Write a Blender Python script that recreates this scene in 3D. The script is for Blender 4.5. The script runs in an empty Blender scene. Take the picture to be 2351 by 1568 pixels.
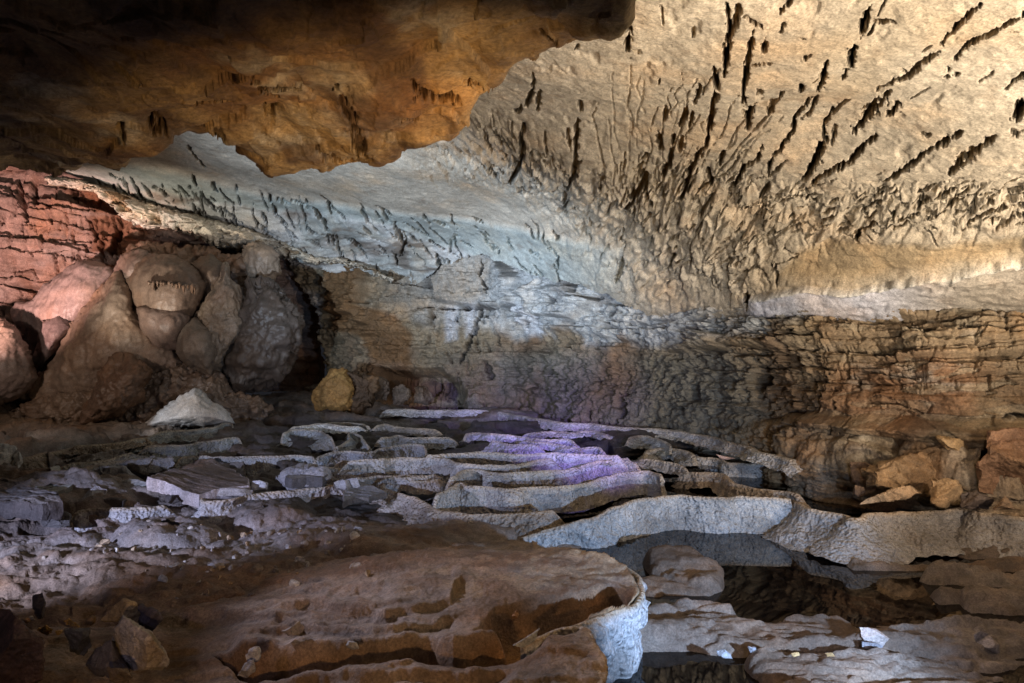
import bpy, math, random
import numpy as np
from mathutils import Vector

# ------------------------------------------------------------------ camera, world, lamps
sc = bpy.context.scene
COL = sc.collection
F, CX, CY, H = 1567.0, 1175.5, 784.0, 1.8      # focal length and centre in survey units, eye height in metres

cam_d = bpy.data.cameras.new("camera"); cam = bpy.data.objects.new("camera", cam_d); COL.objects.link(cam)
cam.location = (0, 0, H); cam.rotation_euler = (math.radians(90), 0, 0)
cam_d.sensor_width = 36; cam_d.lens = 36 * F / 2351.0; cam_d.clip_start = 0.05; cam_d.clip_end = 300
sc.camera = cam

w = bpy.data.worlds.new("World"); sc.world = w; w.use_nodes = True
bg = w.node_tree.nodes["Background"]; bg.inputs[0].default_value = (0.6, 0.62, 0.75, 1); bg.inputs[1].default_value = 0.02
sc.view_settings.view_transform = 'Standard'; sc.view_settings.look = 'None'
sc.render.engine = 'CYCLES'; sc.cycles.diffuse_bounces = 1; sc.cycles.max_bounces = 5
sc.view_settings.exposure = 0; sc.view_settings.gamma = 1

def lamp(name, kind, loc, energy, color, target=None, size=0.1, cone=60, blend=0.6):
    l = bpy.data.lights.new(name, kind); l.energy = energy; l.color = color
    l.shadow_soft_size = size
    o = bpy.data.objects.new(name, l); COL.objects.link(o); o.location = loc
    if kind == 'SPOT':
        l.spot_size = math.radians(cone); l.spot_blend = blend
    if target is not None:
        o.rotation_euler = (Vector(target) - Vector(loc)).to_track_quat('-Z', 'Y').to_euler()
    return o

# show-cave floodlights and added fills, all standing outside the frame or behind a dam
lamp("warm_ceiling_floodlight", 'SPOT', (4.3, 2.2, 0.6), 1350, (1.0, 0.88, 0.74), (1.9, 6.6, 5.2), 0.04, 108, 0.8)
lamp("ceiling_fill", 'SPOT', (1.4, 0.8, 0.4), 800, (1.0, 0.90, 0.78), (2.6, 6.4, 4.4), 0.04, 80, 1.0)  # fill added to even out the light on the roof
lamp("warm_wall_floodlight", 'SPOT', (4.9, 1.2, 2.0), 520, (1.0, 0.82, 0.64), (3.7, 8.8, 1.9), 0.04, 58, 0.8)
lamp("cool_ceiling_floodlight", 'SPOT', (-4.4, 3.0, 1.0), 4300, (0.64, 0.79, 1.0), (-1.6, 13.0, 4.4), 0.05, 50, 0.9)
lamp("cool_wall_floodlight", 'SPOT', (-1.5, 1.5, 1.2), 2300, (0.64, 0.80, 1.0), (1.0, 13.0, 3.1), 0.05, 26, 1.0)
lamp("pale_joint_fill", 'SPOT', (1.0, -0.3, 2.2), 1000, (1.0, 0.95, 0.88), (2.3, 10.6, 2.55), 0.03, 17, 1.0)  # fill added to brighten the dark band where wall meets roof
lamp("blue_pool_floodlight", 'SPOT', (2.0, 1.5, 0.86), 720, (0.44, 0.64, 1.0), (0.7, 7.6, 0.35), 0.03, 60, 0.6)
lamp("right_pool_floodlight", 'SPOT', (0.9, -0.6, 1.9), 130, (0.92, 0.84, 0.92), (3.2, 5.2, 0.0), 0.03, 50, 0.7)
lamp("lavender_floodlight", 'SPOT', (-4.9, 2.6, 1.1), 1150, (0.60, 0.66, 1.0), (-1.7, 9.0, 0.2), 0.03, 56, 0.8)
lamp("lavender_fill", 'SPOT', (-1.2, -0.2, 2.3), 60, (0.70, 0.62, 0.95), (-2.0, 6.4, 0.1), 0.03, 38, 1.0)
lamp("grey_ledge_floodlight", 'SPOT', (-3.4, 4.8, 2.3), 400, (0.80, 0.76, 0.95), (0.5, 3.3, 0.3), 0.03, 46, 1.0)
lamp("violet_floodlight", 'SPOT', (2.2, 2.6, 1.7), 2700, (0.32, 0.27, 1.0), (0.35, 10.7, 0.45), 0.04, 19, 1.0)
lamp("violet_wall_floodlight", 'SPOT', (2.2, 2.8, 1.7), 1500, (0.40, 0.30, 1.0), (1.4, 11.6, 0.9), 0.04, 13, 1.0)
lamp("orange_roof_lamp", 'SPOT', (0.1, 1.5, 0.7), 300, (1.0, 0.64, 0.30), (-0.5, 4.2, 3.0), 0.04, 70, 1.0)
lamp("orange_ledge_lamp", 'SPOT', (-0.5, 0.3, 1.0), 85, (1.0, 0.58, 0.27), (-0.4, 3.7, 0.3), 0.04, 80, 1.0)
lamp("red_wall_floodlight", 'SPOT', (-8.6, 9.5, 1.6), 1500, (1.0, 0.64, 0.56), (-9.4, 13.9, 4.2), 0.05, 74, 0.9)
lamp("cone_floodlight", 'SPOT', (-6.9, 9.0, 0.9), 150, (0.8, 0.88, 1.0), (-5.4, 11.7, 0.6), 0.03, 26, 0.8)
lamp("crust_fill", 'SPOT', (-6.6, 9.6, 1.4), 520, (1.0, 0.92, 0.80), (-6.6, 13.8, 4.15), 0.05, 56, 1.0)  # fill added to lift the crust out of shade
lamp("mound_floodlight", 'SPOT', (-8.0, 6.0, 2.6), 330, (1.0, 0.80, 0.68), (-7.0, 12.8, 1.4), 0.05, 60, 0.9)

# ------------------------------------------------------------------ noise
def _h(ix, iy, iz, s=0):
    ix = ix.astype(np.uint32); iy = iy.astype(np.uint32); iz = iz.astype(np.uint32)
    n = ix * np.uint32(374761393) + iy * np.uint32(668265263) + iz * np.uint32(2147483647) + np.uint32((s * 362437 + 12345) & 0xffffffff)
    n = (n ^ (n >> np.uint32(13))) * np.uint32(1274126177)
    n = (n ^ (n >> np.uint32(16))) * np.uint32(2246822519)
    n = n ^ (n >> np.uint32(15))
    return (n & np.uint32(0xffffff)).astype(np.float32) / np.float32(16777216.0)

def vnoise(x, y, z, s=0):
    """smooth value noise in about -1..1"""
    x = np.asarray(x, np.float32); y = np.asarray(y, np.float32) + np.float32(0) * x; z = np.asarray(z, np.float32) + np.float32(0) * x
    fx, fy, fz = np.floor(x), np.floor(y), np.floor(z)
    ix, iy, iz = fx.astype(np.int64), fy.astype(np.int64), fz.astype(np.int64)
    tx, ty, tz = x - fx, y - fy, z - fz
    tx = tx * tx * tx * (tx * (tx * 6 - 15) + 10); ty = ty * ty * ty * (ty * (ty * 6 - 15) + 10); tz = tz * tz * tz * (tz * (tz * 6 - 15) + 10)
    r = 0
    for a in (0, 1):
        for b in (0, 1):
            for c in (0, 1):
                wgt = (tx if a else 1 - tx) * (ty if b else 1 - ty) * (tz if c else 1 - tz)
                r = r + wgt * _h(ix + a, iy + b, iz + c, s)
    return r * 2 - 1

def fbm(p, sc_, octv=4, s=0, gain=0.5, st=(1, 1, 1)):
    x, y, z = p[..., 0] * sc_ * st[0], p[..., 1] * sc_ * st[1], p[..., 2] * sc_ * st[2]
    a, r, t = 1.0, 0, 0
    for o in range(octv):
        r = r + a * vnoise(x + 17.3 * o, y - 9.1 * o, z + 5.7 * o, s + o); t += a
        a *= gain; x, y, z = x * 2.03, y * 2.03, z * 2.03
    return r / t * 1.5

def ridged(p, sc_, octv=4, s=0, st=(1, 1, 1)):
    x, y, z = p[..., 0] * sc_ * st[0], p[..., 1] * sc_ * st[1], p[..., 2] * sc_ * st[2]
    a, r, t = 1.0, 0, 0
    for o in range(octv):
        r = r + a * (1 - np.abs(vnoise(x + 11.3 * o, y - 3.1 * o, z + 8.7 * o, s + o)) * 2); t += a
        a *= 0.5; x, y, z = x * 2.1, y * 2.1, z * 2.1
    return r / t

def voro(p, sc_, s=0, st=(1, 1, 1), jit=0.9):
    """returns F1, F2-F1, cell random"""
    x = (p[..., 0] * sc_ * st[0]).astype(np.float32); y = (p[..., 1] * sc_ * st[1]).astype(np.float32); z = (p[..., 2] * sc_ * st[2]).astype(np.float32)
    ix, iy, iz = np.floor(x).astype(np.int64), np.floor(y).astype(np.int64), np.floor(z).astype(np.int64)
    f1 = np.full(x.shape, 9.0, np.float32); f2 = f1.copy(); cid = np.zeros(x.shape, np.float32)
    for a in (-1, 0, 1):
        for b in (-1, 0, 1):
            for c in (-1, 0, 1):
                jx, jy, jz = ix + a, iy + b, iz + c
                qx = jx + 0.5 + (_h(jx, jy, jz, s) - 0.5) * jit; qy = jy + 0.5 + (_h(jx, jy, jz, s + 7) - 0.5) * jit
                qz = jz + 0.5 + (_h(jx, jy, jz, s + 13) - 0.5) * jit
                d = np.sqrt((x - qx) ** 2 + (y - qy) ** 2 + (z - qz) ** 2).astype(np.float32)
                m = d < f1
                f2 = np.where(m, f1, np.minimum(f2, d)); cid = np.where(m, _h(jx, jy, jz, s + 21), cid); f1 = np.where(m, d, f1)
    return f1, f2 - f1, cid

def sstep(a, b, x):
    t = np.clip((x - a) / (b - a), 0, 1); return t * t * (3 - 2 * t)

def strata(z, along, th, s=0, wob=.5):
    """thin beds of rock standing forward or back"""
    q = z / th + wob * vnoise(along * .7, z * .5, z * 0, s) + .25 * vnoise(along * 3.1, z * 2, z * 0, s + 1)
    i = np.floor(q); f = q - i; a = _h(i.astype(np.int64), i.astype(np.int64) * 0, i.astype(np.int64) * 0, s + 2); b = _h(i.astype(np.int64) + 1, i.astype(np.int64) * 0, i.astype(np.int64) * 0, s + 2)
    return a + (b - a) * sstep(.88, 1.0, f)

def masonry(z, along, th, wd, s=0):
    """natural blocks between beds and joints: block random, joint mask"""
    q = z / th + .35 * vnoise(along * .8, z * .7, z * 0, s) + .12 * vnoise(along * 4, z * 3, z * 0, s + 1)
    i = np.floor(q).astype(np.int64); f = q - i; r = _h(i, i * 0, i * 0, s + 3)
    u = along / (wd * (.6 + .9 * r)) + r * 17 + .15 * vnoise(along * 3, z * 4, z * 0, s + 5); j = np.floor(u).astype(np.int64); g = u - j
    k = _h(i, j, j * 0, s + 4); e = np.minimum(np.minimum(f, 1 - f) * th, np.minimum(g, 1 - g) * wd)
    return k, 1 - sstep(.0, .018, e)

# ------------------------------------------------------------------ meshes
def pt(px, py, d):
    px, py, d = np.broadcast_arrays(np.asarray(px, float), np.asarray(py, float), np.asarray(d, float))
    return np.stack([(px - CX) / F * d, d, H - (py - CY) / F * d], -1)

def rows_to_depth(py, z):
    return F * (H - z) / (np.asarray(py, float) - CY)

def mesh_obj(name, verts, quads, mat, col=None, tris=None, parent=None, smooth=True):
    me = bpy.data.meshes.new(name)
    verts = np.ascontiguousarray(verts.reshape(-1, 3), dtype=np.float32)
    quads = np.asarray(quads, np.int32).reshape(-1, 4)
    tris = np.zeros((0, 3), np.int32) if tris is None else np.asarray(tris, np.int32).reshape(-1, 3)
    nq, nt = len(quads), len(tris)
    me.vertices.add(len(verts)); me.vertices.foreach_set("co", verts.ravel())
    me.loops.add(nq * 4 + nt * 3)
    me.loops.foreach_set("vertex_index", np.concatenate([quads.ravel(), tris.ravel()]).astype(np.int32))
    me.polygons.add(nq + nt)
    ls = np.concatenate([np.arange(nq) * 4, nq * 4 + np.arange(nt) * 3]).astype(np.int32)
    me.polygons.foreach_set("loop_start", ls)
    me.polygons.foreach_set("use_smooth", np.full(nq + nt, smooth, dtype=bool))
    me.update(calc_edges=True)
    if col is not None:
        c = np.ones((len(verts), 4), np.float32); c[:, :3] = np.clip(col.reshape(-1, 3), 0, 1)
        a = me.color_attributes.new("rock_tone", 'FLOAT_COLOR', 'POINT'); a.data.foreach_set("color", c.ravel())
    me.materials.append(mat)
    o = bpy.data.objects.new(name, me); COL.objects.link(o)
    if parent: o.parent = parent
    return o

def grid_normals(P):
    du = np.gradient(P, axis=1); dv = np.gradient(P, axis=0)
    n = np.cross(du, dv); n /= np.linalg.norm(n, axis=-1, keepdims=True) + 1e-9
    return n

def grid_quads(ny, nx, mask=None):
    i = np.arange(ny * nx).reshape(ny, nx)
    q = np.stack([i[:-1, :-1], i[:-1, 1:], i[1:, 1:], i[1:, :-1]], -1)
    if mask is not None:
        m = mask[:-1, :-1] & mask[:-1, 1:] & mask[1:, 1:] & mask[1:, :-1]
        q = q[m]
    return q.reshape(-1, 4)

def tag(o, label, cat=None, group=None, kind=None):
    if label: o["label"] = label
    if cat: o["category"] = cat
    if group: o["group"] = group
    if kind: o["kind"] = kind
    return o

class TPS:
    """smooth surface through (x, y, depth) samples, interpolating inverse depth so that flat rock stays flat"""
    def __init__(self, pts, lam=1e-3):
        p = np.array(pts, float); self.c = p[:, :2] / 1000; v = 1 / p[:, 2]; n = len(p)
        K = self.k(np.linalg.norm(self.c[:, None] - self.c[None], axis=-1)) + lam * np.eye(n)
        A = np.zeros((n + 3, n + 3)); A[:n, :n] = K; A[:n, n] = 1; A[:n, n + 1:] = self.c; A[n, :n] = 1; A[n + 1:, :n] = self.c.T
        self.w = np.linalg.solve(A, np.concatenate([v, [0, 0, 0]])); self.n = n
    def k(self, r):
        return np.where(r > 1e-9, r * r * np.log(np.maximum(r, 1e-9)), 0)
    def __call__(self, X, Y):
        X = X / 1000; Y = Y / 1000; r = self.w[self.n] + self.w[self.n + 1] * X + self.w[self.n + 2] * Y
        for i in range(self.n):
            r = r + self.w[i] * self.k(np.hypot(X - self.c[i, 0], Y - self.c[i, 1]))
        return 1 / np.maximum(r, 0.02)

def inpoly(X, Y, poly):
    poly = np.asarray(poly, float); r = np.zeros(X.shape, bool); n = len(poly)
    for i in range(n):
        x1, y1 = poly[i]; x2, y2 = poly[(i + 1) % n]
        if y1 == y2: continue
        c = ((Y >= y1) != (Y >= y2)) & (X < (x2 - x1) * (Y - y1) / (y2 - y1) + x1)
        r ^= c
    return r

def polydist(X, Y, pts, closed=False):
    pts = np.asarray(pts, float); d = np.full(X.shape, 1e9); n = len(pts)
    for i in range(n if closed else n - 1):
        ax, ay = pts[i]; bx, by = pts[(i + 1) % n]
        vx, vy = bx - ax, by - ay; L = vx * vx + vy * vy + 1e-9
        t = np.clip(((X - ax) * vx + (Y - ay) * vy) / L, 0, 1)
        d = np.minimum(d, np.hypot(X - ax - t * vx, Y - ay - t * vy))
    return d

def soft(X, Y, poly, w_):
    d = polydist(X, Y, poly, True); s = np.where(inpoly(X, Y, poly), d, -d)
    return sstep(-w_, w_, s)

def groove(field, xs, ys, pts, hw, depth, taper=True, power=1.0):
    """cut a tapering groove along a polyline into field (positive = into the rock)"""
    pts = np.asarray(pts, float)
    m = hw * 2.2 + 4
    c0, c1 = np.searchsorted(xs, [pts[:, 0].min() - m, pts[:, 0].max() + m])
    r0, r1 = np.searchsorted(ys, [pts[:, 1].min() - m, pts[:, 1].max() + m])
    if c1 <= c0 + 1 or r1 <= r0 + 1: return
    X, Y = np.meshgrid(xs[c0:c1], ys[r0:r1])
    L = np.concatenate([[0], np.cumsum(np.hypot(*np.diff(pts, axis=0).T))]); T = L[-1]
    wob = (1 - 2 * np.abs(vnoise(X * 0.07, Y * 0.07, X * 0 + len(pts), 3)) * 1.5) * hw * 0.45 + vnoise(X * 0.25, Y * 0.25, X * 0 + 4.0, 5) * hw * 0.45
    wob2 = vnoise(X * 0.05, Y * 0.05, X * 0 + 9.5, 4) * hw * 0.9
    best = np.full(X.shape, -1e9)
    for i in range(len(pts) - 1):
        ax, ay = pts[i]; vx, vy = pts[i + 1] - pts[i]; l2 = vx * vx + vy * vy + 1e-9
        t = np.clip(((X - ax) * vx + (Y - ay) * vy) / l2, 0, 1)
        s = (L[i] + t * math.sqrt(l2)) / T
        ww = hw * (np.clip(4 * s * (1 - s), 0, 1) ** 0.5 if taper else 1.0) + 0.15 * hw
        best = np.maximum(best, ww - np.hypot(X - ax - t * vx + wob2 * 0.6, Y - ay - t * vy) + wob)
    g = sstep(-0.12 * hw, 0.45 * hw, best) ** power * depth
    field[r0:r1, c0:c1] = np.maximum(field[r0:r1, c0:c1], g)

# ------------------------------------------------------------------ materials
def rock_mat(name, rough=0.75, bump=0.35, scale=14.0, vary=0.35, spec=0.35, cell=0.0, cellscale=30.0, hue=0.12, wet=0.0):
    m = bpy.data.materials.new(name); m.use_nodes = True; nt = m.node_tree; N = nt.nodes; L = nt.links
    b = N["Principled BSDF"]; b.inputs["Specular IOR Level"].default_value = spec
    at = N.new("ShaderNodeAttribute"); at.attribute_name = "rock_tone"
    tc = N.new("ShaderNodeTexCoord")
    n1 = N.new("ShaderNodeTexNoise"); n1.inputs["Scale"].default_value = scale * 0.22; n1.inputs["Detail"].default_value = 8; n1.inputs["Roughness"].default_value = 0.65
    n2 = N.new("ShaderNodeTexNoise"); n2.inputs["Scale"].default_value = scale; n2.inputs["Detail"].default_value = 9; n2.inputs["Roughness"].default_value = 0.7
    L.new(tc.outputs["Object"], n1.inputs["Vector"]); L.new(tc.outputs["Object"], n2.inputs["Vector"])
    r1 = N.new("ShaderNodeMapRange"); r1.inputs[1].default_value = 0.3; r1.inputs[2].default_value = 0.7; r1.inputs[3].default_value = 1 - vary; r1.inputs[4].default_value = 1 + vary * 0.6
    L.new(n1.outputs["Fac"], r1.inputs[0])
    r2 = N.new("ShaderNodeMapRange"); r2.inputs[1].default_value = 0.3; r2.inputs[2].default_value = 0.7; r2.inputs[3].default_value = 1 - vary * 0.8; r2.inputs[4].default_value = 1 + vary * 0.5
    L.new(n2.outputs["Fac"], r2.inputs[0])
    mu = N.new("ShaderNodeMath"); mu.operation = 'MULTIPLY'; L.new(r1.outputs[0], mu.inputs[0]); L.new(r2.outputs[0], mu.inputs[1])
    mc = N.new("ShaderNodeVectorMath"); mc.operation = 'SCALE'; L.new(at.outputs["Color"], mc.inputs[0]); L.new(mu.outputs[0], mc.inputs["Scale"])
    n4 = N.new("ShaderNodeTexNoise"); n4.inputs["Scale"].default_value = scale * 5.5; n4.inputs["Detail"].default_value = 5; n4.inputs["Roughness"].default_value = 0.75; L.new(tc.outputs["Object"], n4.inputs["Vector"])
    r4 = N.new("ShaderNodeMapRange"); r4.inputs[1].default_value = 0.34; r4.inputs[2].default_value = 0.66; r4.inputs[3].default_value = 0.58; r4.inputs[4].default_value = 1.30; L.new(n4.outputs["Fac"], r4.inputs[0])
    m4 = N.new("ShaderNodeMath"); m4.operation = 'MULTIPLY'; L.new(mu.outputs[0], m4.inputs[0]); L.new(r4.outputs[0], m4.inputs[1]); L.new(m4.outputs[0], mc.inputs["Scale"])
    # iron staining
    n3 = N.new("ShaderNodeTexNoise"); n3.inputs["Scale"].default_value = scale * 0.11; n3.inputs["Detail"].default_value = 6; L.new(tc.outputs["Object"], n3.inputs["Vector"])
    r3 = N.new("ShaderNodeMapRange"); r3.inputs[1].default_value = 0.5; r3.inputs[2].default_value = 0.72; r3.inputs[3].default_value = 0; r3.inputs[4].default_value = hue * 4; L.new(n3.outputs["Fac"], r3.inputs[0])
    mx = N.new("ShaderNodeMix"); mx.data_type = 'RGBA'; mx.blend_type = 'MULTIPLY'; L.new(r3.outputs[0], mx.inputs[0])
    L.new(mc.outputs[0], mx.inputs[6]); mx.inputs[7].default_value = (1.0, 0.72, 0.45, 1)
    L.new(mx.outputs[2], b.inputs["Base Color"])
    rr = N.new("ShaderNodeMapRange"); rr.inputs[3].default_value = max(0.05, rough - 0.22 - wet); rr.inputs[4].default_value = min(1, rough + 0.15); L.new(n1.outputs["Fac"], rr.inputs[0]); L.new(rr.outputs[0], b.inputs["Roughness"])
    bp = N.new("ShaderNodeBump"); bp.inputs["Strength"].default_value = bump; bp.inputs["Distance"].default_value = 0.05
    L.new(n2.outputs["Fac"], bp.inputs["Height"])
    if cell > 0:
        v = N.new("ShaderNodeTexVoronoi"); v.inputs["Scale"].default_value = cellscale; v.feature = 'SMOOTH_F1'
        L.new(tc.outputs["Object"], v.inputs["Vector"])
        bq = N.new("ShaderNodeBump"); bq.inputs["Strength"].default_value = cell; bq.inputs["Distance"].default_value = 0.03; bq.invert = True
        L.new(v.outputs["Distance"], bq.inputs["Height"]); L.new(bp.outputs[0], bq.inputs["Normal"]); L.new(bq.outputs[0], b.inputs["Normal"])
    else:
        L.new(bp.outputs[0], b.inputs["Normal"])
    return m

M_CEIL = rock_mat("pale_limestone_ceiling", 0.8, 0.6, 11, 0.32, 0.25)
M_OVER = rock_mat("brown_limestone", 0.7, 0.5, 9, 0.45, 0.35, hue=0.2)
M_WALL = rock_mat("banded_limestone", 0.75, 0.75, 8, 0.42, 0.3, hue=0.2)
M_FLOW = rock_mat("flowstone", 0.55, 0.28, 11, 0.25, 0.5, wet=0.1)
M_DAM = rock_mat("rimstone", 0.75, 0.5, 16, 0.3, 0.35, cell=1.0, cellscale=38, hue=0.06)
M_FLOOR = rock_mat("cave_mud", 0.75, 0.6, 16, 0.45, 0.35, hue=0.15)
M_LEDGE = rock_mat("ledge_rock", 0.72, 0.8, 13, 0.45, 0.4, hue=0.15)
M_ROCK = rock_mat("broken_rock", 0.7, 0.5, 12, 0.35, 0.35, hue=0.12)

def water_mat():
    m = bpy.data.materials.new("pool_water"); m.use_nodes = True; b = m.node_tree.nodes["Principled BSDF"]
    b.inputs["Base Color"].default_value = (0.006, 0.004, 0.003, 1); b.inputs["Roughness"].default_value = 0.015
    b.inputs["IOR"].default_value = 1.33
    return m
M_WATER = water_mat()

def C(r, g, b): return np.array([r, g, b], float)
CREAM = C(0.62, 0.52, 0.38); TAN = C(0.50, 0.37, 0.22); BROWN = C(0.24, 0.14, 0.07); DARKB = C(0.10, 0.065, 0.04)
WHITE = C(0.78, 0.76, 0.72); GREY = C(0.36, 0.34, 0.32); GREEN = C(0.42, 0.44, 0.38); OCHRE = C(0.45, 0.27, 0.09); REDB = C(0.42, 0.20, 0.13)

def mix(a, b, t):
    t = np.asarray(t)[..., None]; return a * (1 - t) + b * t

VP = np.array([1440.0, 700.0])          # where the joints of the roof run to
R = random.Random(5)

# ------------------------------------------------------------------ main roof
def build_ceiling():
    xs = np.concatenate([np.arange(-900, -60, 14), np.arange(-60, 2420, 2.2), np.arange(2420, 3400, 14)])
    ys = np.concatenate([np.arange(-1500, -40, 14), np.arange(-40, 790, 2.0)])
    X, Y = np.meshgrid(xs, ys)
    ctrl = [(1450, 735, 11.9), (1450, 690, 11.2), (1450, 600, 10.4), (1450, 450, 8.5), (1450, 300, 6.6), (1450, 0, 4.0),
            (2351, 690, 7.0), (2351, 600, 6.6), (2351, 450, 5.8), (2351, 300, 5.0), (2351, 0, 3.6),
            (1900, 725, 8.3), (1900, 650, 8.0), (1900, 600, 7.7), (1900, 450, 6.9), (1900, 300, 5.8), (1900, 0, 3.9),
            (1700, 700, 9.3), (1100, 700, 13.6), (1100, 590, 13.2), (1100, 480, 11.5), (1100, 350, 8.6), (1100, 200, 6.3), (1100, 0, 4.5),
            (700, 610, 15.3), (700, 480, 13.4), (700, 400, 11.6), (700, 200, 7.5), (400, 490, 14.3), (400, 310, 10.5), (200, 400, 12.6),
            (0, 380, 11.8), (0, 200, 8), (-500, 300, 10.5), (2900, 650, 6.0), (2900, 300, 4.6), (2900, 0, 3.4), (1450, -800, 2.3), (2600, -800, 2.2), (0, -800, 3)]
    D = TPS(ctrl)(X, Y); Pm = pt(X, Y, D); n = grid_normals(Pm)
    # n points away from or to the camera: make it point into the rock
    s = np.sign((n * (Pm - np.array([0, 0, H]))).sum(-1, keepdims=True)); n = n * s
    g = np.zeros(X.shape)
    cr = [([(985, -20), (1000, 90), (985, 200), (975, 320)], 8, .5), ([(930, 285), (940, 380), (925, 480), (905, 580), (885, 680)], 9, .5), ([(1040, -20), (1035, 60), (1010, 110)], 9, .2), ([(1105, 105), (1095, 190), (1080, 280), (1065, 350), (1055, 425)], 7, .4),
          ([(1055, 420), (1085, 500), (1080, 560), (1075, 615)], 11, .5), ([(1165, 135), (1150, 195)], 8, .15), ([(1650, -15), (1620, 60), (1600, 125)], 10, .45), ([(1575, 160), (1560, 230), (1560, 275)], 11, .5), ([(1538, 280), (1520, 345)], 8, .2),
          ([(1665, 62), (1765, 72)], 5, .25), ([(1065, 45), (1155, 88)], 5, .25), ([(1445, 235), (1430, 330), (1395, 415)], 10, .4), ([(1378, 425), (1340, 500), (1290, 570), (1285, 620), (1240, 690), (1190, 740), (1170, 790), (1165, 850)], 6, .35),
          ([(1545, 472), (1490, 510), (1450, 570), (1420, 605)], 6, .2), ([(1418, 600), (1420, 680), (1390, 750), (1360, 800), (1325, 850)], 9, .45), ([(1722, 415), (1690, 480), (1640, 530), (1600, 590), (1550, 630)], 16, .28), ([(1778, 458), (1750, 510), (1712, 550)], 9, .3),
          ([(1685, 635), (1600, 690), (1540, 750), (1450, 790), (1380, 850), (1325, 925)], 7, .3), ([(2075, 580), (1990, 640), (1900, 700)], 8, .3), ([(1905, 700), (1820, 760), (1760, 800), (1690, 845)], 7, .3), ([(2210, 600), (2150, 650), (2060, 720), (2005, 785)], 12, .22),
          ([(538, 105), (530, 180), (522, 250)], 8, .4), ([(97, 330), (95, 420), (60, 500), (-10, 550)], 7, .25), ([(122, 425), (110, 545)], 5, .2), ([(45, 585), (50, 680), (40, 760), (-10, 830)], 7, .4), ([(305, 478), (312, 545)], 4, .2),
          ([(295, 575), (297, 690), (295, 790), (250, 870)], 9, .45), ([(235, 870), (238, 920), (242, 1005)], 8, .35), ([(862, 375), (850, 440), (832, 485)], 7, .3), ([(706, 500), (688, 575)], 7, .3), ([(668, 615), (672, 705)], 10, .4), ([(802, 505), (758, 595)], 7, .3), ([(827, 515), (810, 605)], 5, .25),
          ([(737, 625), (730, 720), (700, 800), (668, 885)], 8, .4), ([(617, 720), (580, 790), (585, 860), (540, 930), (505, 990)], 11, .45), ([(585, 855), (632, 965)], 6, .3), ([(882, 685), (840, 740), (800, 820), (780, 900), (745, 970)], 9, .4), ([(968, 705), (943, 785)], 8, .25), ([(886, 805), (887, 905)], 8, .4),
          ([(1142, 685), (1120, 750), (1060, 790), (1030, 850), (975, 935)], 7, .3), ([(782, 635), (768, 705)], 8, .2), ([(1122, 390), (1142, 415)], 10, .12), ([(1197, 450), (1172, 545)], 9, .15), ([(1248, 395), (1228, 435)], 7, .12), ([(1332, 345), (1325, 405)], 9, .3),
          ([(1975, 210), (1880, 270), (1830, 330), (1700, 382)], 8, .15), ([(2160, -20), (2050, 80), (2000, 140), (1965, 195)], 7, .15), ([(2360, 15), (2200, 120), (2100, 180), (2025, 275)], 7, .15), ([(2345, 430), (2305, 520)], 12, .35), ([(2360, 300), (2265, 385)], 6, .2),
          ([(1892, 925), (1855, 975)], 8, .2), ([(2025, 925), (1965, 995)], 9, .15), ([(1580, 1075), (1580, 1125)], 7, .25), ([(735, 1155), (720, 1220), (688, 1265)], 6, .3), ([(1715, 978), (1780, 1010), (1855, 998)], 4, .15), ([(2070, 1030), (2200, 960), (2380, 945)], 4, .2),
          ([(1070, 1335), (1088, 1415)], 8, .3), ([(1255, 60), (1230, 110)], 5, .1), ([(2290, 560), (2330, 590)], 9, .1), ([(1400, 430), (1370, 540), (1320, 580)], 5, .15), ([(1990, 300), (2050, 330), (1980, 345)], 5, .1), ([(1240, 760), (1180, 820)], 5, .2), ([(540, 240), (600, 250)], 3, .08), ([(1475, 600), (1455, 690)], 5, .12)]
    cr = [([(CX + x * .5009, y * .5009) for x, y in p], hw * .6 + 1.4, dp * 1.15) for p, hw, dp in cr]
    for k in range(46):                     # long faint fissures of the same fan
        a = R.uniform(-1.75, -.35); r0 = R.uniform(120, 420); r1 = r0 + R.uniform(80, 260)
        cr.append(([(VP[0] + math.cos(a + R.gauss(0, .015)) * r, VP[1] + math.sin(a + R.gauss(0, .015)) * r) for r in np.linspace(r0, r1, 6)], R.uniform(1.0, 1.9), R.uniform(.03, .10)))
    cr += [([(1432, 590), (1422, 640)], 5, .3)]
    for p, hw, dp in cr: groove(g, xs, ys, p, hw, dp)
    zone = [(980, 330), (1120, 300), (1200, 330), (1330, 400), (1480, 400), (1620, 430), (1800, 440), (1900, 460), (2200, 430), (2380, 400), (2380, 520), (2000, 530), (1800, 600), (1700, 680), (1500, 690), (1400, 620), (1300, 520), (1150, 410), (1000, 390)]
    k = 0
    while k < 420:
        x, y = R.uniform(1120, 2400), R.uniform(-20, 660)
        ok = inpoly(np.array([[x]]), np.array([[y]]), zone)[0, 0]
        if not ok and not (R.random() < 0.03 and y < 430 and x > 1300): continue
        v = np.array([x, y]) - VP; L = np.linalg.norm(v); v /= L; ln = R.uniform(10, 46) * min(1.3, L / 320 + .25)
        a = R.gauss(0, 0.25) + (R.choice([0, .0, .9]) if x > 1300 else 0); v = np.array([v[0] * math.cos(a) - v[1] * math.sin(a), v[0] * math.sin(a) + v[1] * math.cos(a)])
        groove(g, xs, ys, [(x, y), (x + v[0] * ln * .5 + R.uniform(-3, 3), y + v[1] * ln * .5), (x + v[0] * ln, y + v[1] * ln)], R.choice([1.3, 1.8, 2.4, 3.4]) * min(1, L / 400 + .35), R.uniform(.05, .2)); k += 1
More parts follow.
